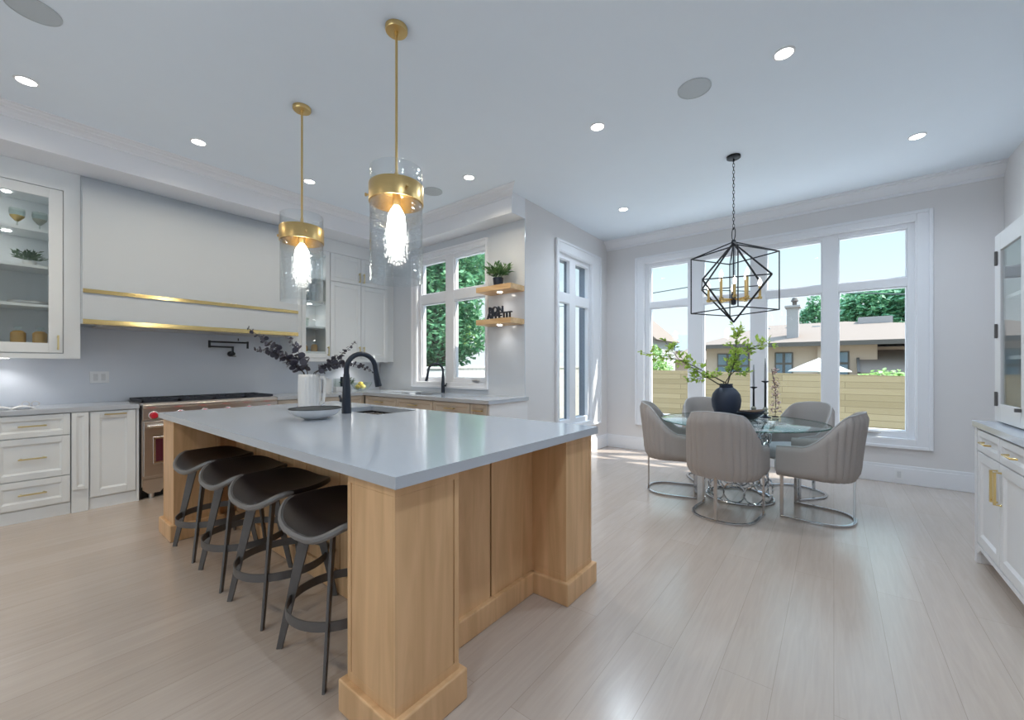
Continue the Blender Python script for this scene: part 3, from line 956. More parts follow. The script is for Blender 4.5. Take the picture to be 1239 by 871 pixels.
for i in range(6):
    u = R0+0.095+i*(R1-R0-0.19)/5
    k = MB(TR); k.lathe([(0.0005, -0.092), (0.024, -0.09), (0.027, -0.08), (0.027, -0.056), (0.032, -0.052), (0.032, -0.044)], (u, 0, 0.806), 18, 'y')
    kb = k.build('knob', 'red_knob', rg, smooth=True)
    z_ = MB(TR); z_.lathe([(0.032, -0.049), (0.04, -0.047), (0.04, -0.044), (0.032, -0.044)], (u, 0, 0.806), 18, 'y')
    z_.build('knob_bezel', 'steel_light', kb)
kp = MB(TR); kp.prism([(R0+0.02, 0.185), (R0+0.02, 0.09), (R0+0.06, 0.05), (R0+0.15, 0.05), (R0+0.19, 0.105), (R1-0.19, 0.105), (R1-0.15, 0.05), (R1-0.06, 0.05), (R1-0.02, 0.09), (R1-0.02, 0.185)], -0.02, 0.0, 'y')
kp.build('kick_panel', 'steel', rg)
MB(TR).box(R0+0.02, R1-0.02, 0.05, 0.07, 0.0, 0.115).build('toe_recess', 'black_void', rg)
for u in (R0+0.09, R1-0.09):
    for w in (0.02, 0.55):
        MB(TR).lathe([(0.022, 0.0), (0.022, 0.115)], (u, w, 0), 12).build('leg', 'steel', rg)
for i in range(4):
    a = R0+0.02+i*(R1-R0-0.04)/4; b2 = a+(R1-R0-0.04)/4-0.006
    g = MB(TR)
    for u in (a, b2-0.014): g.box(u, u+0.014, 0.02, 0.60, 0.928, 0.952)
    for w in (0.02, 0.30, 0.586): g.box(a, b2, w, w+0.014, 0.928, 0.952)
    for wc in (0.165, 0.45):
        uc = (a+b2)/2
        for q in range(8):
            an = q*PI/4
            g.bar([(uc+0.035*math.cos(an), wc+0.035*math.sin(an), 0.946), (uc+0.125*math.cos(an), wc+0.125*math.sin(an), 0.946)], 0.008, 0.006)
    gr = g.build('burner_grate', 'cast_iron', rg)
    for wc in (0.165, 0.45):
        k = MB(TR); k.lathe([(0.0005, 0.938), (0.035, 0.938), (0.045, 0.926)], ((a+b2)/2, wc, 0), 16); k.build('burner', 'black_metal', gr)

# ---- hood
HL, HR = 0.4935, 2.368
hd = empty('range_hood', (1.43, 5.5, 1.67), 'white boxed range hood with two brass bands', 'range hood')
prof = [(YR-0.015, 1.67), (5.30, 1.67), (5.30, 2.72)]
for i in range(1, 9):
    t = i/8; prof.append((5.30+0.15*t*t, 2.72+0.318*t))
prof.append((YR-0.015, ZS-0.002))
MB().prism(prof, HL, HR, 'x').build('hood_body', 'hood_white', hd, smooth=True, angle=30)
MB().prism([(5.30, 1.945), (5.288, 1.945), (5.288, 1.98), (5.30, 1.98)], HL, HR, 'x').build('brass_band', 'brass', hd, bevel=0.001)
lb = MB(); lb.box(HL, HR, 5.286, 5.302, 1.668, 1.706); lb.box(HL, HR, 5.286, 5.34, 1.662, 1.668); lb.build('brass_band', 'brass', hd, bevel=0.001)
fl = MB(); fl.box(HL+0.1, HR-0.1, 5.38, 5.74, 1.655, 1.669); fl.build('filter_panel', 'steel', hd)

# ---- pot filler
pt = empty('pot_filler', (1.80, YR-0.015, 1.44), 'black folding pot filler tap on the slab wall above the range', 'tap')
m = MB(); m.lathe([(0.033, 5.836), (0.033, 5.826), (0.016, 5.822), (0.016, 5.77), (0.022, 5.77), (0.022, 5.73), (0.0005, 5.73)], (1.80, 0, 1.435), 16, 'y'); m.build('wall_flange', 'black_metal', pt, smooth=True)
m = MB(); m.tube([(1.80, 5.75, 1.435), (1.80, 5.75, 1.525)], 0.012, 10); m.tube([(1.80, 5.75, 1.515), (1.55, 5.70, 1.515)], 0.010, 10); m.tube([(1.55, 5.70, 1.50), (1.55, 5.70, 1.585)], 0.013, 10); m.build('lower_arm', 'black_metal', pt, smooth=True)
m = MB(); m.tube([(1.55, 5.70, 1.57), (1.93, 5.66, 1.57)], 0.010, 10); m.tube([(1.93, 5.66, 1.585), (1.93, 5.66, 1.50)], 0.012, 10); m.build('upper_arm', 'black_metal', pt, smooth=True)
m = MB(); m.box(1.78, 1.82, 5.70, 5.73, 1.40, 1.408); m.tube([(1.83, 5.66, 1.59), (1.83, 5.66, 1.62)], 0.006, 8); m.build('valve_lever', 'black_metal', pt)

# ---- wall outlet on the backsplash
def outlet(T, u, z, label, gang=1):
    r = empty('wall_outlet', T @ Vector((u, 0, z)), label, 'outlet')
    MB(T).box(u-0.035*gang, u+0.035*gang, -0.006, 0, z-0.058, z+0.058).build('cover_plate', 'lamp_white', r, bevel=0.002)
    for i in range(gang):
        uu = u+(i-(gang-1)/2)*0.055
        MB(T).box(uu-0.016, uu+0.016, -0.009, -0.006, z-0.034, z+0.034).build('socket', 'stone_ceramic', r, bevel=0.001)
outlet(T_range(YR-0.014), 0.66, 1.17, 'white outlet plate on the slab backsplash left of the range', 2)
outlet(T_sink(XD-0.02), -0.56, 0.10, 'small white outlet in the baseboard under the dining window')

# ---- wall cabinets
UF = 5.47
TU = T_range(UF)
def glass_cabinet(u0, u1, d0, d1, label, lit):
    r = empty('wall_cabinet', ((u0+u1)/2, UF, 1.357), label, 'cabinet', 'wall cabinets beside the hood')
    D = YR-0.015-UF
    s = MB(TU)
    s.box(u0, d0+0.02, 0.0, D, 1.357, ZS-0.002); s.box(d1-0.02, u1, 0.0, D, 1.357, ZS-0.002)
    s.box(d0+0.02, d1-0.02, 0.0, D, 1.357, 1.485); s.box(d0+0.02, d1-0.02, 0.0, D, 2.80, ZS-0.002)
    s.box(d0+0.02, d1-0.02, D-0.012, D, 1.485, 2.80)
    for q in ((u0, d0-0.005, 1.357, ZS-0.002), (d1+0.005, u1, 1.357, ZS-0.002), (d0-0.005, d1+0.005, 2.86, ZS-0.002)):
        if q[1]-q[0] > 0.01: s.box(q[0], q[1], -0.02, 0.0, q[2], q[3])
    s.build('carcass', 'cabinet_cream', r)
    sh = MB(TU)
    for z in (1.80, 2.14, 2.46):
        MB(TU).box(d0+0.022, d1-0.022, 0.012, D-0.014, z, z+0.024).build('shelf', 'cabinet_cream', r, bevel=0.002)
    sh.bm.free()
    MB(TU).box(u0, u1, -0.012, 0.0, 1.347, 1.395).build('light_rail', 'cabinet_cream', r, bevel=0.003)
    d_ = shaker(TU, d0, d1, 1.40, 2.855, 'door', 'cabinet_cream', r, rail=0.085 if d1-d0 > 0.5 else 0.055, glass=True)
    bar_handle(TU, d1-0.03, 1.49, 0.13, d_, vertical=True)
    # small puck lights under each shelf
    uc = (d0+d1)/2
    for z in lit:
        p = MB(TU); p.lathe([(0.026, z), (0.026, z-0.006), (0.0005, z-0.006)], (uc, 0.17, 0), 14)
        pk = p.build('puck_light', 'lamp_lens', r)
        lamp('puck_lamp', 'SPOT', TU @ Vector((uc, 0.17, z-0.02)), PUCK_W*1.2, (1, .97, .92), r, 0.02, 2.4, 0.8)
    return r
glass_cabinet(-0.36, 0.492, -0.25, 0.383, 'cream glass-fronted wall cabinet left of the hood', (2.80, 2.46))
glass_cabinet(2.372, 2.866, 2.485, 2.862, 'cream glass-fronted wall cabinet right of the hood', (2.80, 2.14))
r = empty('wall_cabinet', (3.33, UF, 1.357), 'tall cream wall cabinet with closed doors in the corner by the sink window', 'cabinet', 'wall cabinets beside the hood')
D = YR-0.015-UF
c__ = MB(TU); c__.box(2.868, 3.80, 0.0, D, 1.357, ZS-0.002); c__.box(2.868, 3.80, -0.02, 0.0, 2.86, ZS-0.002); c__.build('carcass', 'cabinet_cream', r)
MB(TU).box(3.80, 3.918, 0.01, 0.03, 1.357, ZS-0.002).build('filler_strip', 'cabinet_cream', r)
MB(TU).box(2.868, 3.80, -0.012, 0.0, 1.347, 1.395).build('light_rail', 'cabinet_cream', r, bevel=0.003)
for (a, b2, hx) in ((2.875, 3.332, 3.30), (3.338, 3.795, 3.37)):
    d_ = shaker(TU, a, b2, 1.40, 2.462, 'door', 'cabinet_cream', r)
    bar_handle(TU, hx, 1.50, 0.14, d_, vertical=True)
    d_ = shaker(TU, a, b2, 2.470, 2.855, 'top_door', 'cabinet_cream', r)
    bar_handle(TU, hx, 2.57, 0.14, d_, vertical=True)
# under-cabinet lamps
for (u, lab) in ((0.05, 'round lamp under the left glass cabinet'), (3.3, 'round lamp under the corner wall cabinet')):
    u_ = MB(TU); u_.lathe([(0.03, 1.357), (0.03, 1.349), (0.0005, 1.349)], (u, 0.2, 0), 16)
    o = tag(u_.build('cabinet_lamp', 'lamp_lens', org=(u, UF+0.2, 1.349)), lab, 'lamp')
    lamp('cabinet_spot', 'SPOT', (u, UF+0.2, 1.335), PUCK_W*3, (1, .98, .95), o, 0.02, 2.3, 0.7)

# ---- things inside the glass cabinets
def goblet(x, y, z, label, foil):
    r = empty('goblet', (x, y, z), label, 'glass', 'goblets in the left glass cabinet')
    b = MB(); b.lathe([(0.0005, z), (0.034, z), (0.034, z+0.004), (0.006, z+0.012), (0.005, z+0.06), (0.012, z+0.068)], (x, y, 0), 16); b.build('foot', 'bowl_glass', r, smooth=True)
    b = MB(); b.lathe([(0.0005, z+0.066), (0.014, z+0.07), (0.042, z+0.105), (0.045, z+0.115), (0.041, z+0.115), (0.0005, z+0.075)], (x, y, 0), 18); b.build('lower_bowl', foil, r, smooth=True)
    b = MB(); b.lathe([(0.045, z+0.115), (0.05, z+0.14), (0.046, z+0.175), (0.043, z+0.175), (0.047, z+0.14), (0.042, z+0.115)], (x, y, 0), 18, closed=True); b.build('rim_glass', 'bowl_glass', r, smooth=True)
goblet(0.125, 5.63, 2.486, 'goblet with gold lower bowl on the top shelf of the left glass cabinet', 'gold_foil')
goblet(0.255, 5.63, 2.486, 'clear goblet right of the gold one in the left glass cabinet', 'sage_stone')
def decanter(x, y, z, label, group, s=1.0):
    r = empty('glass_bottle', (x, y, z), label, 'bottle', group)
    b = MB(); b.lathe([(0.0005, z), (0.042*s, z), (0.046*s, z+0.01), (0.046*s, z+0.085*s), (0.03*s, z+0.102*s), (0.015*s, z+0.106*s)], (x, y, 0), 18); b.build('bottle_body', 'amber', r, smooth=True)
    b = MB(); b.lathe([(0.015*s, z+0.106*s), (0.015*s, z+0.125*s), (0.026*s, z+0.127*s), (0.026*s, z+0.14*s), (0.0005, z+0.142*s)], (x, y, 0), 14); b.build('stopper', 'bowl_glass', r, smooth=True)
decanter(0.13, 5.60, 1.487, 'left amber bottle on the bottom shelf of the left glass cabinet', 'amber bottles in the left glass cabinet')
decanter(0.255, 5.60, 1.487, 'right amber bottle on the bottom shelf of the left glass cabinet', 'amber bottles in the left glass cabinet')
tr_ = empty('serving_tray', (0.19, 5.63, 1.826), 'low oval glass tray on the third shelf of the left glass cabinet', 'tray')
b = MB(); b.lathe([(0.0005, 1.826), (0.09, 1.826), (0.12, 1.836), (0.125, 1.85), (0.118, 1.85), (0.085, 1.833), (0.0005, 1.833)], (0.19, 5.63, 0), 24); b.build('dish', 'stone_ceramic', tr_, smooth=True)
b = MB(); b.torus((0.19, 5.63, 1.85), 0.122, 0.004, (0, 0, 1)); b.build('rim', 'steel', tr_, smooth=True)

def pot_plant(x, y, z, label, name, potr, poth, potmat, leafm, n, L, W, spread, rise, cat='plant', droop=0.2):
    r = empty(name, (x, y, z), label, cat)
    b = MB(); b.lathe([(0.0005, z), (potr*0.82, z), (potr, z+poth), (potr*0.88, z+poth), (potr*0.85, z+poth-0.012), (0.0005, z+poth-0.012)], (x, y, 0), 20)
    b.build('pot', potmat, r, smooth=True)
    f = MB()
    for i in range(n):
        a = random.uniform(0, 2*PI); t = random.random()**0.6
        p0 = Vector((x+potr*0.5*math.cos(a)*t, y+potr*0.5*math.sin(a)*t, z+poth-0.012))
        d = Vector((math.cos(a)*spread*t, math.sin(a)*spread*t, rise*random.uniform(.5, 1)))
        p1 = p0+d
        if i % 3 == 0:
            f.tube([p0, p0+d*0.5+Vector((0, 0, 0.01)), p1], 0.0012, 4)
        for q in range(4):
            s = random.uniform(.35, 1)
            f.leaf(p0+d*s, (d.x+random.gauss(0, .03), d.y+random.gauss(0, .03), d.z*0.6-droop*L*s+random.gauss(0, .02)), (random.gauss(0, .5), random.gauss(0, .5), 1), L*random.uniform(.7, 1.2), W)
    f.build('foliage', leafm, r, recalc=False)
    return r
pot_plant(0.195, 5.62, 2.165, 'small herb in a white pot on the second shelf of the left glass cabinet', 'potted_herb', 0.045, 0.05, 'white_ceramic', 'herb_leaf', 46, 0.05, 0.016, 0.075, 0.09)
# right glass cabinet
decanter(2.60, 5.62, 1.487, 'amber jar on the bottom shelf of the right glass cabinet, at the left', 'amber jars in the right glass cabinet', 0.8)
decanter(2.73, 5.62, 1.487, 'amber jar on the bottom shelf of the right glass cabinet, at the right', 'amber jars in the right glass cabinet', 0.95)
for (x, z, h, lab, nm) in ((2.62, 1.826, 0.11, 'clear tumbler with lid on the second shelf of the right glass cabinet', 'glass_jar'), (2.62, 2.166, 0.12, 'clear tall tumbler left on the upper shelf of the right glass cabinet', 'tumbler'), (2.73, 2.166, 0.14, 'clear tall tumbler right on the upper shelf of the right glass cabinet', 'tumbler')):
    r = empty(nm, (x, 5.63, z), lab, 'glass')
    b = MB(); b.lathe([(0.0005, z), (0.032, z), (0.04, z+h), (0.037, z+h), (0.03, z+0.01), (0.0005, z+0.01)], (x, 5.63, 0), 16); b.build('tumbler_body', 'bowl_glass', r, smooth=True)
    if nm == 'glass_jar':
        b = MB(); b.lathe([(0.041, z+h), (0.041, z+h+0.01), (0.01, z+h+0.014), (0.014, z+h+0.03), (0.0005, z+h+0.034)], (x, 5.63, 0), 16); b.build('lid', 'stone_ceramic', r, smooth=True)

# ---- on the counters
bk = empty('open_booklet', (0.07, 5.42, 0.92), 'open white booklet lying on the left counter', 'book')
for s in (-1, 1):
    g = MB(); g.grid(lambda u, v, s=s: (0.09+s*0.13*u, 5.37+0.17*v, 0.923+0.022*math.sin(PI*min(1, u*1.05))*0.8), 9, 2)
    o = g.build('page_block', 'paper_white', bk, smooth=True); so = o.modifiers.new('s', 'SOLIDIFY'); so.thickness = 0.006; so.offset = -1
gl_ = MB(); gl_.torus((0.17, 5.5, 0.952), 0.022, 0.0025, (0.3, 1, 0.2), 16); gl_.torus((0.225, 5.5, 0.952), 0.022, 0.0025, (0.3, 1, 0.2), 16); gl_.tube([(0.20, 5.5, 0.953), (0.192, 5.5, 0.953)], 0.002, 6)
gl_.tube([(0.148, 5.5, 0.955), (0.13, 5.6, 0.945)], 0.002, 6); gl_.tube([(0.247, 5.5, 0.955), (0.26, 5.6, 0.945)], 0.002, 6)
tag(gl_.build('reading_glasses', 'steel', org=(0.2, 5.5, 0.93), smooth=True), 'thin pair of glasses resting on the open booklet', 'glasses')
# lemon bowl
lbx, lby = 3.40, 5.55
bw = empty('fruit_bowl', (lbx, lby, 0.92), 'clear glass bowl of lemons on the corner counter', 'bowl')
b = MB(); b.lathe([(0.0005, 0.921), (0.05, 0.921), (0.10, 0.945), (0.14, 1.005), (0.155, 1.045), (0.150, 1.045), (0.135, 1.007), (0.096, 0.951), (0.0005, 0.929)], (lbx, lby, 0), 28); b.build('bowl_body', 'bowl_glass', bw, smooth=True)
for (dx, dy, dz, lab) in ((-0.05, 0.02, 0.985, 'lemon at the left in the glass bowl'), (0.045, 0.03, 0.985, 'lemon at the right in the glass bowl'), (0.0, -0.05, 0.985, 'lemon at the front of the glass bowl'), (0.0, 0.02, 1.028, 'lemon topmost in the glass bowl'), (0.0, 0.075, 0.992, 'lemon at the back of the glass bowl')):
    b = MB(); b.ball((lbx+dx, lby+dy, dz-0.004), 0.033, 14, (1.25, 1, 1)); b.ball((lbx+dx+0.041, lby+dy, dz-0.004), 0.009, 8)
    tag(b.build('lemon', 'lemon', org=(lbx+dx, lby+dy, dz), smooth=True), lab, 'lemon', 'lemons in the glass bowl')
# canisters and frame left of the bowl
cn = empty('canister', (2.93, 5.66, 0.92), 'tall white canister on the corner counter left of the square frame', 'canister')
b = MB(); b.lathe([(0.0005, 0.921), (0.06, 0.921), (0.062, 0.93), (0.062, 1.08), (0.0005, 1.08)], (2.93, 5.66, 0), 24); b.build('jar', 'white_ceramic', cn, smooth=True)
b = MB(); b.lathe([(0.064, 1.081), (0.064, 1.1), (0.012, 1.104), (0.015, 1.125), (0.0005, 1.128)], (2.93, 5.66, 0), 20); b.build('lid', 'white_ceramic', cn, smooth=True)
cn = empty('glass_canister', (3.08, 5.62, 0.92), 'square glass canister with dark edge on a white box, corner counter', 'canister')
b = MB(); b.box(3.02, 3.14, 5.57, 5.67, 0.921, 0.99); b.build('base_box', 'stone_ceramic', cn, bevel=0.004)
b = MB(); b.box(3.025, 3.135, 5.575, 5.665, 0.992, 1.11); b.build('jar', 'bowl_glass', cn, bevel=0.004)
b = MB(); b.box(3.135, 3.145, 5.57, 5.67, 0.991, 1.13); b.build('edge_strip', 'navy_black', cn)
pot_plant(3.22, 5.62, 0.92, 'small green herb in a clear pot on the corner counter', 'potted_herb', 0.055, 0.075, 'stone_ceramic', 'herb_leaf', 50, 0.05, 0.016, 0.07, 0.12)

# faucet builder (tapered body, arched neck, spray head)
def faucet(x, y, z, h, reach, dirv, label, lever_dir, k=1.0):
    d = Vector(dirv).normalized(); ld = Vector(lever_dir).normalized()
    r = empty('kitchen_faucet', (x, y, z), label, 'faucet')
    b = MB(); b.lathe([(0.029*k, z+0.0005), (0.028*k, z+0.02), (0.021*k, z+h*0.55), (0.017*k, z+h*0.66)], (x, y, 0), 20); b.build('body', 'navy_black', r, smooth=True)
    R = reach/2
    zc = z+h-R*1.0
    path = [(x, y, z+h*0.64)]
    base = Vector((x, y, zc))
    for i in range(13):
        a = PI*i/12
        path.append(base+d*(R-R*math.cos(a))+Vector((0, 0, R*math.sin(a))))
    path.append(Vector(path[-1])+Vector((0, 0, -0.03))+d*0.006)
    b = MB(); b.tube(path, 0.0155*k, 12); b.build('neck', 'navy_black', r, smooth=True)
    e = Vector(path[-1])
    b = MB(); b.tube([e, e+Vector((0, 0, -0.05))+d*0.008, e+Vector((0, 0, -0.11))+d*0.022], [0.0165*k, 0.019*k, 0.0215*k], 14); b.build('spray_head', 'navy_black', r, smooth=True)
    b = MB(); p = Vector((x, y, z+0.10)); b.tube([p, p+ld*0.05], 0.014*k, 12); b.tube([p+ld*0.045, p+ld*0.062+Vector((0, 0, 0.035))], [0.009*k, 0.006*k], 8); b.build('lever', 'navy_black', r, smooth=True)
    return r
faucet(3.83, 4.23, 0.92, 0.40, 0.20, (-0.85, 0.6, 0), 'black faucet at the sink under the window', (0.2, -1, 0), 0.95)

# floating shelves on the slab wall right of the sink window
for (z, lab) in ((2.176, 'upper floating oak shelf right of the sink window'), (1.782, 'lower floating oak shelf right of the sink window')):
    s = empty('floating_shelf', (XK, 3.15, z), lab, 'shelf', 'floating oak shelves')
    MB().box(3.64, XK-0.013, 2.892, 3.43, z, z+0.062).build('shelf_board', 'shelf_oak', s, bevel=0.002)
    p = MB(); p.lathe([(0.03, z), (0.03, z-0.006), (0.0005, z-0.006)], (3.77, 3.16, 0), 16); p.build('puck_light', 'lamp_lens', s)
    lamp('shelf_spot', 'SPOT', (3.77, 3.16, z-0.02), PUCK_W*1.6, (1, .97, .93), s, 0.02, 2.2, 0.8)
pot_plant(3.74, 3.16, 2.2385, 'bushy plant in a black pot on the upper oak shelf', 'potted_plant', 0.065, 0.10, 'navy_black', 'leaf_green', 120, 0.075, 0.016, 0.13, 0.16)
# black lettering
def letters(txt, size, ox, y, z):
    c = bpy.data.curves.new('letters', 'FONT')
    c.body = txt; c.size = size; c.extrude = 0.012; c.offset = size*0.016; c.space_character = 0.97
    t = bpy.data.objects.new('letters', c); COL.objects.link(t)
    bpy.context.view_layer.update()
    me = bpy.data.meshes.new_from_object(t.evaluated_get(bpy.context.evaluated_depsgraph_get()))
    bpy.data.objects.remove(t)
    me.transform(Matrix(((0, 0, -1, ox), (-1, 0, 0, y), (0, 1, 0, z), (0, 0, 0, 1))))
    return me
sg = MB()
for me in (letters('APPETIT', 0.108, 3.70, 3.30, 1.846), letters('BON', 0.108, 3.70, 3.275, 1.918)):
    sg.bm.from_mesh(me)
tag(sg.build('lettering_sign', 'navy_black', org=(3.70, 3.15, 1.845), recalc=False), 'black cut-out lettering BON APPETIT standing on the lower oak shelf', 'sign')

# ------------------------------------------------------------------ island
IX0, IX1, IY0, IY1 = 0.79, 2.21, 1.095, 4.113
isl = empty('kitchen_island', (1.5, 2.6, 0), 'oak kitchen island with panelled corner posts', 'island')
PW = 0.29
posts = {'nl': (0.812, 1.128), 'nr': (2.19-PW, 1.128), 'fl': (0.812, 4.08-PW), 'fr': (2.19-PW, 4.08-PW)}
def post(x0, y0):
    x1, y1 = x0+PW, y0+PW
    e = 0.010
    m = MB(); m.box(x0+e, x1-e, y0+e, y1-e, 0, 0.879)
    p = m.build('corner_post', 'oak', isl)
    zt, zb = 0.845, 0.15
    k = MB()
    g = 0.028; gap = 0.005
    # each face: a broad board, a shadow groove, a slim edge strip, and a top and bottom rail
    def face(T, flip, s=0.0):
        a0, a1 = (g, PW) if flip else (0, PW-g)
        b0, b1 = (0, g-gap) if flip else (PW-g+gap, PW)
        i0, i1 = max(a0, s), min(a1, PW-s); b0, b1 = max(b0, s), min(b1, PW-s)
        k.T = T
        k.box(i0, i1, 0, e, zb, zt); k.box(b0, b1, 0, e, zb, zt)
        k.box(s, PW-s, 0, e, zt, 0.879); k.box(s, PW-s, 0, e, 0.10, zb)
    face(Matrix(((1, 0, 0, x0), (0, 1, 0, y0), (0, 0, 1, 0), (0, 0, 0, 1))), False)
    face(Matrix(((1, 0, 0, x0), (0, 1, 0, y1-e), (0, 0, 1, 0), (0, 0, 0, 1))), True)
    face(Matrix(((0, 1, 0, x0), (1, 0, 0, y0), (0, 0, 1, 0), (0, 0, 0, 1))), False, e)
    face(Matrix(((0, 1, 0, x1-e), (1, 0, 0, y0), (0, 0, 1, 0), (0, 0, 0, 1))), False, e)
    k.T = Matrix.Identity(4)
    k.build('post_panel', 'oak', p, bevel=0.0015)
    b = MB(); t = 0.024
    b.prism([(x0-t, y0-t), (x1+t, y0-t), (x1+t, y1+t), (x0-t, y1+t)], 0, 0.118)
    vs = []
    b.build('post_plinth', 'oak', p, bevel=0.006)
for q in posts.values(): post(*q)
# knee wall behind the stools, end panels between the posts, work side
kx = 1.225
body = MB(); body.box(kx, 2.165, 1.36, 3.85, 0.02, 0.62); body.box(kx, 1.66, 1.36, 3.85, 0.62, 0.879); body.box(1.66, 2.165, 1.36, 2.58, 0.62, 0.879); body.box(1.66, 2.165, 3.36, 3.85, 0.62, 0.879); body.box(2.145, 2.165, 2.58, 3.36, 0.62, 0.86)
body.build('body', 'oak', isl)
for (ya, yb, yc, yd) in ((1.35, 1.36, 1.36, 1.372), (3.852, 3.862, 3.84, 3.852)):
    ep = MB(); ep.box(1.09, 1.535, ya, yb, 0.1, 0.879); ep.box(1.547, 1.912, ya, yb, 0.1, 0.879); ep.box(1.09, 1.912, yc, yd, 0.1, 0.879)
    ep.build('end_panel', 'oak', isl)
bp_ = MB()
ys = [1.418, 1.79, 2.20, 2.60, 3.0, 3.40, 3.79]
for a, b2 in zip(ys[:-1], ys[1:]): bp_.box(kx-0.012, kx, a+0.004, b2-0.004, 0.1, 0.879)
bp_.build('back_panel', 'oak', isl, bevel=0.002)
pl = MB(); pl.box(1.12, 1.90, 1.325, 1.37, 0, 0.118); pl.box(1.12, 1.90, 3.84, 3.885, 0, 0.118); pl.box(kx-0.03, kx+0.02, 1.44, 3.77, 0, 0.118)
pl.build('plinth', 'oak', isl, bevel=0.006)
for a, b2 in ((1.42, 2.0), (2.005, 2.58), (2.585, 3.36), (3.365, 3.78)):
    d_ = shaker(Matrix(((0, -1, 0, 2.165), (1, 0, 0, 0), (0, 0, 1, 0), (0, 0, 0, 1))), a, b2, 0.13, 0.86, 'door', 'oak', isl)
    bar_handle(Matrix(((0, -1, 0, 2.165), (1, 0, 0, 0), (0, 0, 1, 0), (0, 0, 0, 1))), (a+b2)/2, 0.80, 0.16, d_)
# countertop with the cut-out for the prep sink
sx0, sx1, sy0, sy1 = 1.755, 2.125, 2.66, 3.29
ct = MB()
ct.box(IX0, sx0, IY0, IY1, 0.88, 0.92); ct.box(sx1, IX1, IY0, IY1, 0.88, 0.92)
ct.box(sx0, sx1, IY0, sy0, 0.88, 0.92); ct.box(sx0, sx1, sy1, IY1, 0.88, 0.92)
o = ct.build('island_countertop', 'quartz', org=(1.5, 2.6, 0.88))
tag(o, 'thick white quartz top of the oak island', 'countertop')
bmw = bmesh.new(); bmw.from_mesh(o.data); bmesh.ops.remove_doubles(bmw, verts=bmw.verts[:], dist=1e-4)
bmw.to_mesh(o.data); bmw.free()
isk = empty('prep_sink', ((sx0+sx1)/2, (sy0+sy1)/2, 0.70), 'dark prep sink let into the island top', 'sink')
sk = MB()
for q in ((sx0-0.008, sx0, sy0, sy1, 0.70, 0.878), (sx1, sx1+0.008, sy0, sy1, 0.70, 0.878), (sx0-0.008, sx1+0.008, sy0-0.008, sy0, 0.70, 0.878), (sx0-0.008, sx1+0.008, sy1, sy1+0.008, 0.70, 0.878), (sx0-0.008, sx1+0.008, sy0-0.008, sy1+0.008, 0.69, 0.70)):
    sk.box(*q)
sk.build('basin', 'black_metal', isk)
g = MB()
for i in range(9):
    y = sy0+0.04+i*0.068
    g.tube([(sx0+0.012, y, 0.866), (sx1-0.012, y, 0.866)], 0.0035, 6)
g.tube([(sx0+0.02, sy0+0.02, 0.8605), (sx0+0.02, sy1-0.02, 0.8605)], 0.004, 6); g.tube([(sx1-0.02, sy0+0.02, 0.8605), (sx1-0.02, sy1-0.02, 0.8605)], 0.004, 6)
g.build('rinse_rack', 'steel', isk, smooth=True)
faucet(1.665, 2.92, 0.92, 0.455, 0.235, (0.97, -0.1, 0), 'tall black faucet at the island prep sink', (-0.5, 1, 0), 1.25)

# ------------------------------------------------------------------ counter stools
def make_stool():
    r = empty('counter_stool', (0, 0, 0), 'dark saddle stool', 'stool', 'counter stools along the island')
    def sf(u, v):
        a = 2*PI*u
        rr = v**0.75
        ca, sa = math.cos(a), math.sin(a)
        p = 0.62
        ex = math.copysign(abs(ca)**p, ca); ey = math.copysign(abs(sa)**p, sa)
        nx, ny = rr*ex, rr*ey
        x = 0.205*nx
        if nx > 0.3: x -= 0.03*(ny*ny)*(nx-0.3)
        y = 0.275*ny*(1-0.14*max(0, nx)) 
        z = 0.628 + 0.034*ny*ny + 0.012*max(0, nx)**2*(1+1.2*ny*ny)
        if nx < -0.5: z -= 0.05*((-nx-0.5)/0.5)**1.8
        z -= 0.010*max(0, 1-nx*nx-ny*ny)
        return (x, y, z)
    m = MB(); g = m.grid(sf, 56, 10, closeu=True)
    bmesh.ops.remove_doubles(m.bm, verts=m.bm.verts[:], dist=1e-4)
    s = m.build('seat', 'seat_brown', r, smooth='all')
    so = s.modifiers.new('thickness', 'SOLIDIFY'); so.thickness = 0.026; so.offset = -1
    bv = s.modifiers.new('round', 'BEVEL'); bv.width = 0.008; bv.segments = 3; bv.angle_limit = math.radians(50)
    e = MB()
    pts = [sf(0.5+(t-0.5)*0.44, 0.999) for t in [i/16 for i in range(17)]]
    e.tube([(p[0]+0.0, p[1], p[2]-0.012) for p in pts], [0.006]+[0.0155]*15+[0.006], 8)
    e.build('seat_lip', 'lip_lit_grey', s, smooth=True)
    for sx in (-1, 1):
        for sy in (-1, 1):
            an = math.atan2(sy*0.205, sx*0.19)
            T = Matrix.Rotation(an, 4, 'Z')
            l = MB(T)
            l.prism([(0.02, 0.606), (0.15, 0.606), (0.172, 0.585), (0.288, 0.0), (0.262, 0.0), (0.127, 0.545), (0.115, 0.562), (0.02, 0.57)], -0.006, 0.006, 'y')
            l.build('leg', 'dark_iron', r, bevel=0.002)
    k = MB(); k.lathe([(0.228, 0.205), (0.228, 0.245), (0.222, 0.245), (0.222, 0.205)], (0, 0, 0), 48, closed=True); k.build('footrest_ring', 'dark_iron', r, smooth=True)
    k = MB(); k.lathe([(0.07, 0.606), (0.07, 0.614), (0.04, 0.6145)], (0, 0, 0), 20); k.build('swivel_plate', 'black_metal', r)
    return r
st0 = make_stool()
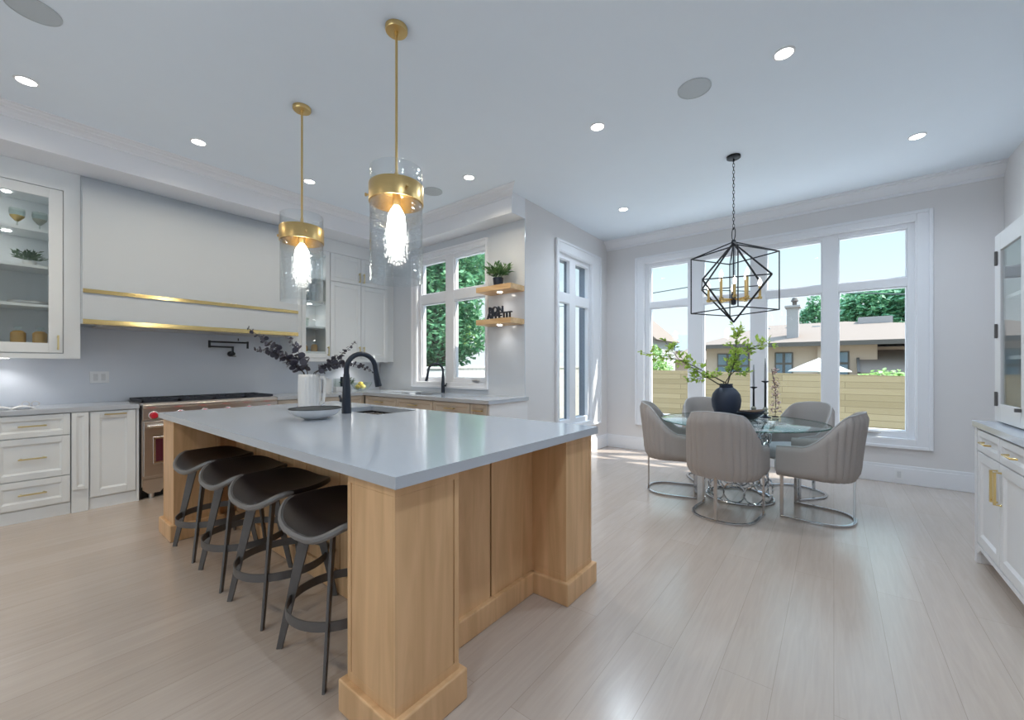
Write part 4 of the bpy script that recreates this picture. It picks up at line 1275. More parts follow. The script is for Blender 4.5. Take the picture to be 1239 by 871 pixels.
for i, (y, rz, lab) in enumerate(((1.765, 0.0, 'dark saddle stool nearest the front corner post of the island'),
                                  (2.38, 0.03, 'dark saddle stool second from the front corner post of the island'),
                                  (2.915, -0.02, 'dark saddle stool second from the range end of the island'),
                                  (3.475, 0.02, 'dark saddle stool at the range end of the island'))):
    s = st0 if i == 0 else copy_tree(st0)
    s.location = (0.985, y, 0); s.rotation_euler = (0, 0, rz); s['label'] = lab

# ------------------------------------------------------------------ on the island
vz = empty('pitcher_vase', (1.66, 3.50, 0.92), 'tall ribbed white pitcher vase on the island', 'vase')
def rib(u, v):
    a = 2*PI*u
    r = 0.083+0.004*math.sin(PI*v) + 0.0022*math.cos(a*18)
    return (1.66+r*math.cos(a), 3.50+r*math.sin(a), 0.921+0.29*v)
m = MB(); g = m.grid(rib, 144, 10, closeu=True); m.f([q[0] for q in g])
o = m.build('vase_body', 'white_ceramic', vz, smooth='all'); so = o.modifiers.new('wall', 'SOLIDIFY'); so.thickness = 0.006
hx = Vector((0.66, -0.75, 0))
c0 = Vector((1.66, 3.50, 0))+hx*0.082
m = MB(); m.bar([c0+Vector((0, 0, 1.18)), c0+hx*0.035+Vector((0, 0, 1.19)), c0+hx*0.05+Vector((0, 0, 1.15)), c0+hx*0.045+Vector((0, 0, 1.05)), c0+hx*0.03+Vector((0, 0, 0.98)), c0+Vector((0, 0, 0.955))], 0.011, 0.006)
m.build('handle', 'white_ceramic', vz, bevel=0.002)

def branch_points(p0, p1, sag, n):
    p0, p1 = Vector(p0), Vector(p1)
    return [p0.lerp(p1, i/(n-1))+Vector((0, 0, sag*4*(i/(n-1))*(1-i/(n-1)))) for i in range(n)]
def eucalyptus(tip, sag, label, dens=13, rbig=0.034):
    base = Vector((1.66, 3.50, 1.0))
    r = empty('eucalyptus_stem', base, label, 'branch', 'dark eucalyptus stems in the white vase')
    mouth = Vector((1.66, 3.50, 1.225)) + (Vector(tip)-Vector((1.66, 3.5, 1.225)))*0.1
    mouth.z = 1.225
    pts = [base] + branch_points(mouth, tip, sag, 16)
    m = MB(); m.tube(pts, [0.0035]*4+[0.0028]*7+[0.0018]*6, 6); m.build('stem', 'stem_brown', r, smooth=True)
    f = MB()
    for i in range(dens):
        t = 0.12+0.88*i/(dens-1)
        q = t*(len(pts)-2)+1; k = min(int(q), len(pts)-2)
        p = pts[k].lerp(pts[k+1], q-k); d = (pts[k+1]-pts[k]).normalized()
        rad = rbig*(1-0.62*t**1.5)
        s = d.orthogonal().normalized(); s.rotate(Matrix.Rotation(i*1.9, 3, d))
        for sg_ in (-1, 1, 0.4):
            sv = s*sg_ if sg_ != 0.4 else d.cross(s)
            c = p+sv*rad*0.95+d*random.uniform(-.01, .01)
            nrm = (d*random.uniform(.5, 1)+Vector((random.gauss(0, .5), random.gauss(0, .5), random.gauss(0, .5)))).normalized()
            f.disc(c, nrm, rad*random.uniform(.8, 1.12), 9)
    f.build('foliage', 'eucalyptus_leaf', r, recalc=False)
# tips: lateral sweep seen from the room (R = right of view)
Rv = Vector((math.sin(YAW), -math.cos(YAW), 0)); Fv = Vector((math.cos(YAW), math.sin(YAW), 0))
vb = Vector((1.66, 3.50, 0))
def tipat(lat, dep, z): 
    p = vb+Rv*lat+Fv*dep; return (p.x, p.y, z)
eucalyptus(tipat(-0.53, 0.02, 1.60), 0.015, 'longest eucalyptus stem reaching up to the left of the white vase', 13)
eucalyptus(tipat(-0.43, -0.05, 1.42), 0.05, 'eucalyptus stem spreading low to the left of the white vase', 13)
eucalyptus(tipat(-0.20, 0.05, 1.52), 0.03, 'short bushy eucalyptus stem leaning left from the white vase', 9, 0.036)
eucalyptus(tipat(0.38, 0.03, 1.49), -0.02, 'eucalyptus stem rising to the right of the white vase', 15, 0.026)
eucalyptus(tipat(0.56, -0.05, 1.23), 0.075, 'eucalyptus stem arching low to the right behind the black faucet', 15, 0.026)

db = empty('shallow_bowl', (1.36, 2.78, 0.92), 'shallow stone bowl with dark glazed inside on the island', 'bowl')
m = MB(); m.lathe([(0.0005, 0.921), (0.07, 0.921), (0.075, 0.926), (0.135, 0.95), (0.165, 0.983), (0.168, 0.99), (0.162, 0.99), (0.15, 0.98), (0.12, 0.962), (0.0005, 0.955)], (1.36, 2.78, 0), 40)
m.build('bowl_body', 'stone_ceramic', db, smooth=True)
m = MB(); m.lathe([(0.1625, 0.9905), (0.15, 0.981), (0.12, 0.963), (0.0005, 0.956)], (1.36, 2.78, 0), 40); m.bm.faces.ensure_lookup_table()
m.build('inner_glaze', 'dark_glaze', db, smooth=True)
m = MB(); m.lathe([(0.168, 0.9895), (0.169, 0.993), (0.163, 0.993), (0.162, 0.9895)], (1.36, 2.78, 0), 40, closed=True); m.build('rim', 'dark_glaze', db, smooth=True)

# ------------------------------------------------------------------ pendants over the island
def make_pendant():
    r = empty('glass_pendant', (0, 0, HC), 'glass cylinder pendant', 'pendant lamp', 'brass and glass pendants over the island')
    z = HC
    m = MB(); m.lathe([(0.065, z-0.0005), (0.065, z-0.02), (0.06, z-0.027), (0.012, z-0.028), (0.010, z-0.05)], (0, 0, 0), 28); m.build('ceiling_canopy', 'brushed_brass', r, smooth=True)
    m = MB(); m.tube([(0, 0, z-0.045), (0, 0, 2.40)], 0.0075, 10); m.tube([(0, 0, 2.42), (0, 0, 2.345)], 0.011, 10); m.build('rod', 'brushed_brass', r, smooth=True)
    m = MB(); m.lathe([(0.011, 2.352), (0.152, 2.346), (0.157, 2.34), (0.157, 2.238), (0.152, 2.238), (0.152, 2.336), (0.011, 2.343)], (0, 0, 0), 48, closed=True); bd = m.build('band', 'brushed_brass', r, smooth=True)
    for k in range(3):
        a = 2*PI*k/3+2.35
        q = MB(Matrix.Rotation(a, 4, 'Z')); q.lathe([(0.006, 0.156), (0.006, 0.17), (0.010, 0.172), (0.010, 0.18), (0.0005, 0.181)], (0, 0, 2.285), 10, 'x'); q.build('thumb_screw', 'brushed_brass', bd, smooth=True)
    m = MB(); m.lathe([(0.1505, 2.44), (0.1505, 1.775), (0.1475, 1.775), (0.1475, 2.44)], (0, 0, 0), 56, closed=True); m.build('glass_shade', 'seeded_glass', r, smooth=True)
    m = MB(); m.lathe([(0.021, 2.34), (0.024, 2.3), (0.024, 2.235), (0.018, 2.225)], (0, 0, 0), 18); m.build('socket', 'brushed_brass', r, smooth=True)
    m = MB(); m.lathe([(0.014, 2.228), (0.03, 2.205), (0.048, 2.17), (0.054, 2.11), (0.054, 2.03), (0.044, 1.985), (0.022, 1.962), (0.0005, 1.958)], (0, 0, 0), 20); m.build('bulb', 'bulb_glow', r, smooth=True)
    return r
pd = make_pendant(); pd.location = (1.475, 2.034, HC); pd['label'] = 'larger-looking brass and glass cylinder pendant nearer the window side of the island front'
pd['label'] = 'brass and glass cylinder pendant over the front half of the island'
p2 = copy_tree(pd); p2.location = (1.475, 3.233, HC); p2['label'] = 'brass and glass cylinder pendant over the range half of the island'

# ------------------------------------------------------------------ ceiling fixtures
def make_downlight():
    r = empty('downlight', (0, 0, HC), 'recessed downlight', 'ceiling light', 'recessed round downlights')
    m = MB(); m.lathe([(0.062, HC-0.0005), (0.062, HC-0.004), (0.05, HC-0.006), (0.048, HC-0.002), (0.048, HC-0.0005)], (0, 0, 0), 28, closed=True); m.build('trim_ring', 'lamp_white', r, smooth=True)
    m = MB(); m.lathe([(0.048, HC-0.0005), (0.048, HC-0.003), (0.0005, HC-0.0035)], (0, 0, 0), 24); m.build('lens', 'lamp_lens', r)
    lamp('downlight_lamp', 'SPOT', (0, 0, HC-0.012), DOWNLIGHT_W, (1, .975, .945), r, 0.045, 2.75, 0.9)
    return r
DL = [(0.14, 4.45, 'downlight nearest the left end of the kitchen bulkhead'), (1.13, 4.45, 'downlight in front of the bulkhead above the hood'), (2.11, 4.45, 'downlight near the bulkhead behind the rear pendant'),
      (3.11, 3.03, 'downlight near the bulkhead corner by the sink window'), (3.12, 1.55, 'downlight in the middle of the ceiling left of the round speaker'), (4.95, 2.10, 'downlight beyond the speaker near the dining nook corner'),
      (3.13, 0.25, 'downlight nearest the top edge right of the round speaker'), (4.97, -0.57, 'downlight nearest the hutch wall'),
      (-1.2, 0.4, 'unseen downlight added as fill behind the viewer near the hutch wall'), (-1.2, 2.6, 'unseen downlight added as fill behind the viewer in the middle'), (-1.2, 4.45, 'unseen downlight added as fill behind the viewer near the range wall'),  # entries from here on are out of view, added as fill light
      (0.9, 0.2, 'unseen downlight added as fill above the viewer'), (-2.6, 1.5, 'unseen downlight added as fill behind the viewer near the rear wall')]
d0 = make_downlight()
for i, (x, y, lab) in enumerate(DL):
    o = d0 if i == 0 else copy_tree(d0)
    o.location = (x, y, HC); o['label'] = lab
    for c in o.children:
        if c.type == 'LIGHT':
            c.data = c.data.copy()
            warm = y > 2.3 and x < 3.5
            c.data.color = WARM if warm else COOL
            c.data.energy = (1.0 if warm else 1.1)*DOWNLIGHT_W*(0.5 if (y > 4.2 and x > 0) else 1.0)*(1.25 if x < 1 and y < 4 else 1.0)
def make_speaker():
    r = empty('ceiling_speaker', (0, 0, HC), 'round speaker', 'speaker', 'round ceiling speakers')
    m = MB(); m.lathe([(0.112, HC-0.0005), (0.112, HC-0.006), (0.104, HC-0.008), (0.104, HC-0.0005)], (0, 0, 0), 36, closed=True); m.build('trim_ring', 'speaker_mesh', r, smooth=True)
    m = MB(); m.lathe([(0.104, HC-0.0005), (0.104, HC-0.006), (0.0005, HC-0.0065)], (0, 0, 0), 36); m.build('grille', 'speaker_mesh', r)
    return r
s0 = make_speaker()
for i, (x, y, lab) in enumerate(((3.124, 0.79, 'round speaker in the ceiling before the chandelier'), (0.136, 3.53, 'round speaker in the ceiling at the top left corner'), (3.10, 3.60, 'round speaker in the ceiling by the bulkhead behind the front pendant'))):
    o = s0 if i == 0 else copy_tree(s0)
    o.location = (x, y, HC); o['label'] = lab

# ------------------------------------------------------------------ chandelier
cx, cy = 4.36, 0.75
cd = empty('cage_chandelier', (cx, cy, HC), 'black geometric cage chandelier with candle lights above the dining table', 'chandelier')
m = MB(); m.lathe([(0.06, HC-0.0005), (0.06, HC-0.02), (0.05, HC-0.026), (0.008, HC-0.028), (0.008, HC-0.05)], (cx, cy, 0), 24); m.build('ceiling_canopy', 'black_metal', cd, smooth=True)
m = MB()
z = HC-0.055; i = 0
while z > 2.60:
    pts = []
    for k in range(10):
        a = 2*PI*k/10
        q = Vector((0.009*math.cos(a), 0, 0.02*math.sin(a)))
        if i % 2: q = Vector((0, q.x, q.z))
        pts.append(Vector((cx, cy, z))+q)
    m.tube(pts, 0.0025, 5, closed=True)
    z -= 0.032; i += 1
m.build('chain', 'black_metal', cd, smooth=True)
Z0, ZT, ZB, ZE, BT, BB = 2.46, 2.465, 1.70, 2.077, 2.335, 1.80
ring = []
u = Vector((math.cos(0.6), math.sin(0.6), 0))
m = MB()
m.tube([Vector((cx, cy, ZT))+Vector((0, 0, 0.075+0.062*math.sin(2*PI*k/12)))+u*0.035*math.cos(2*PI*k/12) for k in range(12)], 0.004, 6, closed=True)
m.tube([(cx, cy, 2.60), (cx, cy, 2.58)], 0.006, 6)
m.lathe([(0.012, ZT+0.02), (0.02, ZT+0.01), (0.02, ZT-0.02), (0.012, ZT-0.03)], (cx, cy, 0), 12)
m.build('hanging_loop', 'black_metal', cd, smooth=True)
cube = [Vector((cx+0.37*math.cos(math.radians(105)+k*PI/2), cy+0.37*math.sin(math.radians(105)+k*PI/2), 0)) for k in range(4)]
octa = [Vector((cx+0.385*math.cos(math.radians(149)+k*PI/2), cy+0.385*math.sin(math.radians(149)+k*PI/2), ZE)) for k in range(4)]
def at(v, z): return (v.x, v.y, z)
m = MB(); rb = 0.0048
for k in range(4):
    a, b2 = cube[k], cube[(k+1) % 4]
    m.bar([at(a, BT), at(b2, BT)], rb, rb); m.bar([at(a, BB), at(b2, BB)], rb, rb); m.bar([at(a, BB), at(a, BT)], rb, rb)
    m.bar([at(a, BT), (cx, cy, ZT)], rb, rb)
m.build('box_frame', 'black_metal', cd)
m = MB()
for k in range(4):
    a, b2 = octa[k], octa[(k+1) % 4]
    m.bar([a, b2], rb, rb); m.bar([a, (cx, cy, ZT-0.01)], 0.006, 0.006); m.bar([a, (cx, cy, ZB)], 0.006, 0.006)
m.build('diamond_frame', 'black_metal', cd)
m = MB(); m.tube([(cx, cy, ZT), (cx, cy, 1.90)], 0.007, 8); m.lathe([(0.0005, 1.86), (0.022, 1.868), (0.024, 1.9), (0.024, 1.965), (0.012, 1.975)], (cx, cy, 0), 14)
for k in range(4):
    a = math.radians(30)+k*PI/2; m.tube([(cx+0.012*math.cos(a), cy+0.012*math.sin(a), ZT), (cx+0.02*math.cos(a), cy+0.02*math.sin(a), 1.95)], 0.0025, 5)
m.build('centre_stem', 'navy_black', cd, smooth=True)
for k in range(8):
    a = math.radians(12)+k*PI/4
    rr = 0.215 if k % 2 == 0 else 0.15
    h = 0.10 if k % 2 == 0 else 0.19
    px, py = cx+rr*math.cos(a), cy+rr*math.sin(a)
    m = MB(); m.bar([(cx+0.02*math.cos(a), cy+0.02*math.sin(a), 1.915), (px, py, 1.915)], 0.006, 0.008); m.lathe([(0.017, 1.905), (0.02, 1.925), (0.012, 1.93)], (px, py, 0), 12)
    ar = m.build('candle_arm', 'brass', cd)
    m = MB(); m.lathe([(0.011, 1.925), (0.011, 1.925+h)], (px, py, 0), 12); m.build('candle_sleeve', 'brushed_brass', ar, smooth=True)
    zz = 1.925+h
    m = MB(); m.lathe([(0.008, zz), (0.016, zz+0.02), (0.018, zz+0.035), (0.010, zz+0.06), (0.0005, zz+0.08)], (px, py, 0), 12); m.build('bulb', 'candle_bulb', ar, smooth=True)

# ------------------------------------------------------------------ dining table
tx, ty, TZ = 4.53, 0.73, 0.75
tb = empty('dining_table', (tx, ty, 0), 'round glass dining table on a chrome ring drum', 'table')
m = MB(); m.lathe([(0.0005, TZ-0.012), (0.712, TZ-0.012), (0.72, TZ-0.009), (0.72, TZ-0.003), (0.712, TZ), (0.0005, TZ)], (tx, ty, 0), 72); tt_ = m.build('tabletop', 'table_glass', tb, smooth=True)
m = MB(); m.lathe([(0.7205, TZ-0.011), (0.7225, TZ-0.006), (0.7205, TZ-0.001), (0.717, TZ-0.001), (0.717, TZ-0.011)], (tx, ty, 0), 72, closed=True); m.build('polished_edge', 'glass_edge', tt_, smooth=True)
def rad(z): 
    t = z/0.73
    return 0.285-0.06*math.sin(PI*min(1, t*1.0))**1.2
m = MB()
rows = [(0.102, 0.080, 10), (0.225, 0.052, 14), (0.325, 0.062, 11), (0.425, 0.052, 13), (0.52, 0.058, 12), (0.615, 0.052, 13), (0.69, 0.034, 19)]
for j, (z, r0, n) in enumerate(rows):
    for k in range(n):
        a = 2*PI*(k+0.5*(j % 2))/n
        R = rad(z)
        m.torus((tx+R*math.cos(a), ty+R*math.sin(a), z), r0*(1.06 if j else 1.12), 0.0062, (math.cos(a), math.sin(a), 0), 18, 5)
m.build('ring_lattice', 'chrome', tb, smooth=True)
m = MB(); m.torus((tx, ty, 0.012), 0.29, 0.011, (0, 0, 1), 48, 8); m.build('base_rim', 'chrome', tb, smooth=True)
m = MB(); m.torus((tx, ty, 0.727), 0.275, 0.010, (0, 0, 1), 48, 8); m.build('top_rim', 'chrome', tb, smooth=True)

# ------------------------------------------------------------------ dining chairs
def make_chair():
    r = empty('dining_chair', (0, 0, 0), 'upholstered tub chair', 'chair', 'tub chairs round the glass table')
    # plan of the shell: straight arms then a round back; chair faces +x
    arm, W, B = 0.22, 0.285, 0.30
    def plan(u):      # u in -1..1
        s = abs(u); sg = 1 if u >= 0 else -1
        if s > 0.62:
            t = (s-0.62)/0.38
            return Vector((-0.03+(arm+0.03)*t, sg*W, 0)), Vector((0, sg, 0))
        a = s/0.62*PI/2
        c, si = math.cos(a), math.sin(a)
        p = 0.8
        return Vector((-0.03-(B-0.03)*c**p, sg*W*si**p, 0)), Vector((-c, sg*si, 0)).normalized()
    def top(u):
        s = abs(u)
        if s < 0.24: return 0.908-0.018*(s/0.24)**2.2
        if s > 0.72: return 0.615-0.012*(s-0.72)/0.28
        t = (s-0.24)/0.48
        t = t**1.15
        return 0.890+(0.615-0.890)*(t*t*(3-2*t))
    NU, NV = 121, 12
    th = 0.05
    m = MB()
    outer, inner = [], []
    for i in range(NU):
        u = -1+2*i/(NU-1)
        p, n = plan(u); zt = top(u); co, ci = [], []
        s = abs(u)
        for j in range(NV):
            v = j/(NV-1)
            z = 0.352+(zt-0.352)*v
            lean = 0.055*max(0, (z-0.45)/0.45)**1.2*max(0, 1-s/0.75)
            tuck = 0.035*(1-min(1, v/0.18))**2
            rnd = 0.022*max(0, (v-0.86)/0.14)**2
            chan = 0.0 if s > 0.6 else 0.010*abs(math.sin(PI*(u*12)))**0.6*(1 if v < 0.97 else 0.3)
            co.append(m.v((p.x-lean+n.x*(chan-tuck-rnd), p.y+n.y*(chan-tuck-rnd), z)))
            ci.append(m.v((p.x-lean-n.x*(th-rnd*0.8+0.02*(1-v)), p.y-n.y*(th-rnd*0.8), z)))
        outer.append(co); inner.append(ci)
    for i in range(NU-1):
        for j in range(NV-1):
            m.f([outer[i][j], outer[i+1][j], outer[i+1][j+1], outer[i][j+1]])
            m.f([inner[i][j+1], inner[i+1][j+1], inner[i+1][j], inner[i][j]])
        m.f([outer[i][-1], outer[i+1][-1], inner[i+1][-1], inner[i][-1]])
        m.f([inner[i][0], inner[i+1][0], outer[i+1][0], outer[i][0]])
    for i in (0, NU-1):
        for j in range(NV-1):
            m.f([outer[i][j], outer[i][j+1], inner[i][j+1], inner[i][j]])
    sh = m.build('shell', 'upholstery', r, smooth=True, angle=60)
    pp = MB(); pts = []
    for i in range(0, NU, 3):
        u = -1+2*i/(NU-1); p, n = plan(u); zt = top(u); s = abs(u)
        lean = 0.055*max(0, (zt-0.45)/0.45)**1.2*max(0, 1-s/0.75)
        pts.append((p.x-lean-n.x*0.02, p.y-n.y*0.02, zt+0.001))
    pp.tube(pts, 0.005, 6); pp.build('piping', 'upholstery_seat', sh, smooth=True)
    def cush(u, v):
        a = 2*PI*u
        ca, sa = math.cos(a), math.sin(a)
        ex = math.copysign(abs(ca)**0.55, ca); ey = math.copysign(abs(sa)**0.55, sa)
        q = [(0.0, 0.36), (0.93, 0.355), (1.0, 0.375), (1.0, 0.455), (0.95, 0.478), (0.6, 0.492), (0.0, 0.495)]
        k = v*6; i = min(int(k), 5); t = k-i
        rr = q[i][0]*(1-t)+q[i+1][0]*t; z = q[i][1]*(1-t)+q[i+1][1]*t
        return (0.03+rr*0.245*ex+0.0, rr*0.232*ey*(1.0 if ex > 0 else 1-0.12*ex*ex), z)
    m = MB(); m.grid(cush, 48, 19, closeu=True); bmesh.ops.remove_doubles(m.bm, verts=m.bm.verts[:], dist=1e-4)
    m.build('seat_cushion', 'upholstery_seat', r, smooth=True, angle=60)
    # chrome D-shaped sled base
    hw = 0.245
    path = [Vector((0.19, -hw, 0.011)), Vector((-0.02, -hw, 0.011))]
    for k in range(1, 12):
        a = PI*k/12
        path.append(Vector((-0.02-0.25*math.sin(a)**0.85, -hw*math.copysign(abs(math.cos(a))**0.85, math.cos(a)), 0.011)))
    path += [Vector((-0.02, hw, 0.011)), Vector((0.19, hw, 0.011))]
    m = MB(); m.bar(path, 0.008, 0.012); m.build('base_rail', 'chrome', r, bevel=0.002)
    for (x, y) in ((0.185, -hw), (0.185, hw), (-0.265, 0)):
        m = MB()
        if x > 0: m.box(x-0.013, x+0.013, y-0.008, y+0.008, 0.0, 0.368)
        else: m.box(x-0.008, x+0.008, y-0.013, y+0.013, 0.0, 0.37)
        m.build('leg', 'chrome', r, bevel=0.002)
    m = MB()
    for (x, y) in ((0.185, -hw), (0.185, hw), (-0.265, 0)):
        tq = 0.20 if y < 0 else -0.20
        m.bar([(x, y, 0.360), (0.03, y*0.25, 0.360)], 0.006, 0.008)
    m.build('seat_support', 'chrome', r)
    return r
ch0 = make_chair()
CH = [(3.925, 0.735, math.degrees(math.atan2(-0.10, 0.99)), 'grey tub chair with its channelled back to the viewer, before the glass table'),
      (4.365, 1.285, -75, 'grey tub chair at the left of the glass table, nearest the side window'),
      (4.36, 0.13, 82, 'grey tub chair at the right of the glass table, seen from behind its side'),
      (5.03, 0.33, 141, 'grey tub chair beyond the glass table on the hutch side'),
      (5.06, 1.09, 213, 'grey tub chair beyond the glass table behind the navy vase')]
for i, (x, y, a, lab) in enumerate(CH):
    o = ch0 if i == 0 else copy_tree(ch0)
    o.location = (x, y, 0); o.rotation_euler = (0, 0, math.radians(a)); o['label'] = lab

# ------------------------------------------------------------------ on the dining table
TT = TZ+0.001
vx, vy = 4.61, 0.86
nv = empty('navy_vase', (vx, vy, TT), 'round matte navy vase on the glass table', 'vase')
VP = [(0.0005, 0), (0.075, 0), (0.1, 0.035), (0.13, 0.12), (0.137, 0.19), (0.125, 0.25), (0.09, 0.298), (0.06, 0.318), (0.057, 0.34), (0.064, 0.352), (0.056, 0.352), (0.05, 0.34), (0.05, 0.31), (0.0005, 0.285)]
m = MB(); m.lathe([(r, TT+h) for r, h in VP], (vx, vy, 0), 40)
m.build('vase_body', 'navy_vase', nv, smooth=True)
m = MB(); m.torus((vx, vy, TT+0.322), 0.0605, 0.005, (0, 0, 1), 28, 6); m.build('neck_ring', 'navy_vase', nv, smooth=True)
def green_branch(pts_ld, label, n, L, W):
    """pts as (lateral, depth, height) steps from the vase mouth"""
    base = Vector((vx, vy, TT+0.30))
    r = empty('leafy_branch', base, label, 'branch', 'green branches in the navy vase')
    P = [base]+[base+Rv*a+Fv*b2+Vector((0, 0, c)) for a, b2, c in pts_ld]
    k = len(P)
    m = MB(); m.tube(P, [0.006-0.004*i/(k-1) for i in range(k)], 6)
    twigs = []
    for i in range(1, k):
        for _ in range(n):
            t = random.random(); p = P[i-1].lerp(P[i], t)
            if (p-base).length < 0.13: continue
            d = (P[i]-P[i-1]).normalized()
            q = p+d*random.uniform(.02, .07)+Vector((random.gauss(0, .035), random.gauss(0, .035), random.gauss(0.008, .035)))
            m.tube([p, q], 0.0012, 4); twigs.append((p, q))
    m.build('stem', 'stem_brown', r, smooth=True)
    f = MB()
    for p, q in twigs+[(P[-2], P[-1])]*2:
        for _ in range(5):
            c = p.lerp(q, random.uniform(.5, 1.0))
            d = (q-p).normalized()+Vector((random.gauss(0, .8), random.gauss(0, .8), random.gauss(0, .5)))
            f.leaf(c, d, (random.gauss(0, .5), random.gauss(0, .5), 1), L*random.uniform(.6, 1.2), W*random.uniform(.7, 1.2))
    f.build('foliage', 'leaf_lime', r, recalc=False)
green_branch([(-0.03, -0.0, 0.07), (-0.20, -0.02, 0.16), (-0.36, -0.03, 0.24), (-0.50, -0.04, 0.30), (-0.60, -0.03, 0.44)], 'long leafy branch sweeping left from the navy vase', 9, 0.055, 0.03)
green_branch([(-0.20, 0.03, 0.13), (-0.42, 0.02, 0.27), (-0.60, 0.0, 0.33), (-0.78, 0.0, 0.35)], 'thin leafy branch reaching farthest left toward the window frame', 8, 0.05, 0.028)
green_branch([(0.02, 0.0, 0.08), (0.08, 0.02, 0.22), (0.15, 0.03, 0.345), (0.26, 0.03, 0.41), (0.39, 0.02, 0.46)], 'leafy branch rising to the right of the navy vase', 11, 0.055, 0.03)
green_branch([(0.03, 0.0, 0.10), (0.09, 0.0, 0.30), (0.10, 0.0, 0.45), (0.12, 0.0, 0.58)], 'upright leafy branch at the centre of the navy vase', 12, 0.055, 0.03)
green_branch([(-0.01, -0.02, 0.06), (-0.14, -0.05, 0.12), (-0.27, -0.08, 0.12), (-0.38, -0.10, 0.09)], 'short leafy branch drooping left over the navy vase', 7, 0.05, 0.028)
green_branch([(0.01, 0.03, 0.07), (0.06, 0.05, 0.13), (0.12, 0.06, 0.18), (0.25, 0.06, 0.17)], 'short leafy branch low to the right of the navy vase', 7, 0.05, 0.028)

bx, by = 4.686, 0.678
wb = empty('carved_bowl', (bx, by, TT), 'dark boat-shaped bowl beside the navy vase', 'bowl')
def boat(u, v, grow=0.0, dz=0.0):
    a = 2*PI*u
    prof = [(0.0, 0.0), (0.35, 0.0), (0.62, 0.022), (0.86, 0.05), (1.0, 0.075)]
    k = v*4; i = min(int(k), 3); t = k-i
    rr = prof[i][0]*(1-t)+prof[i+1][0]*t; z = prof[i][1]*(1-t)+prof[i+1][1]*t
    p = Rv*(0.165*rr*math.cos(a)+grow*math.cos(a))+Fv*(0.085*rr*math.sin(a)+grow*math.sin(a))
    return (bx+p.x, by+p.y, TT+0.001+z*(1+0.18*math.cos(a)**2)+dz)
m = MB(); m.grid(lambda u, v: boat(u, v), 40, 9, closeu=True); bmesh.ops.remove_doubles(m.bm, verts=m.bm.verts[:], dist=1e-4)
o = m.build('bowl_body', 'navy_black', wb, smooth='all'); so = o.modifiers.new('t', 'SOLIDIFY'); so.thickness = 0.006; so.offset = 1
m = MB(); m.grid(lambda u, v: boat(u, 0.3+0.7*v*0.93, 0.0, 0.012+0.03*(1-v)), 40, 5, closeu=True); m.grid(lambda u, v: boat(u, 0.3*v, 0, 0.042+0.006*(1-v)), 40, 3, closeu=True)
bmesh.ops.remove_doubles(m.bm, verts=m.bm.verts[:], dist=1e-4)
m.build('bead_filling', 'bowl_wood', wb, smooth='all')

def candlestick(x, y, h, label, glabel):
    r = empty('candle_holder', (x, y, TT), label, 'candle holder', 'candle holders on the glass table')
    z = TT
    m = MB(); m.lathe([(0.0005, z), (0.052, z), (0.052, z+0.008), (0.022, z+0.02), (0.014, z+0.03)], (x, y, 0), 22); m.build('foot', 'navy_black', r, smooth=True)
    m = MB(); m.lathe([(0.014, z+0.03), (0.032, z+0.05), (0.018, z+0.072), (0.026, z+0.09), (0.014, z+0.11)], (x, y, 0), 18); m.build('stone_bead', 'sage_stone', r, smooth=True)
    m = MB(); m.lathe([(0.010, z+0.11), (0.0085, z+h-0.03), (0.011, z+h-0.02), (0.032, z+h-0.01), (0.034, z+h), (0.012, z+h)], (x, y, 0), 18); m.build('stem', 'black_metal', r, smooth=True)
    c = MB(); c.lathe([(0.0105, z+h+0.001), (0.009, z+h+0.15), (0.004, z+h+0.23), (0.0005, z+h+0.235)], (x, y, 0), 12)
    tag(c.build('taper_candle', 'candle_grey', org=(x, y, z+h), smooth=True), glabel, 'candle', 'grey taper candles')
candlestick(4.951, 0.663, 0.315, 'shorter black candle holder with stone bead, left of the two', 'grey taper candle in the shorter holder')
candlestick(4.91, 0.554, 0.38, 'taller black candle holder with stone bead, right of the two', 'grey taper candle in the taller holder')
fx, fy = 5.033, 0.479
fl = empty('blossom_sprig', (fx, fy, TT), 'upright sprig of pale pink dried blossoms behind the candle holders', 'flowers')
m = MB(); m.tube([(fx, fy, TT), (fx+0.01, fy-0.005, TT+0.26), (fx-0.02, fy+0.03, TT+0.50)], 0.0035, 6); m.lathe([(0.0005, TT), (0.03, TT), (0.03, TT+0.01), (0.006, TT+0.014)], (fx, fy, 0), 14); m.build('stem', 'stem_brown', fl, smooth=True)
f = MB()
for i in range(110):
    t = random.uniform(0.04, 1); zz = TT+0.03+0.48*t
    a = random.uniform(0, 2*PI); rr = 0.05*(1.05-t*0.6)*random.uniform(.3, 1)
    c = Vector((fx+rr*math.cos(a), fy+rr*math.sin(a), zz))
    for _ in range(3):
        f.leaf(c, (random.gauss(0, 1), random.gauss(0, 1), random.gauss(.2, .7)), (random.gauss(0, .5), random.gauss(0, .5), 1), 0.022, 0.016)
f.build('blossom', 'pink_petal', fl, recalc=False)

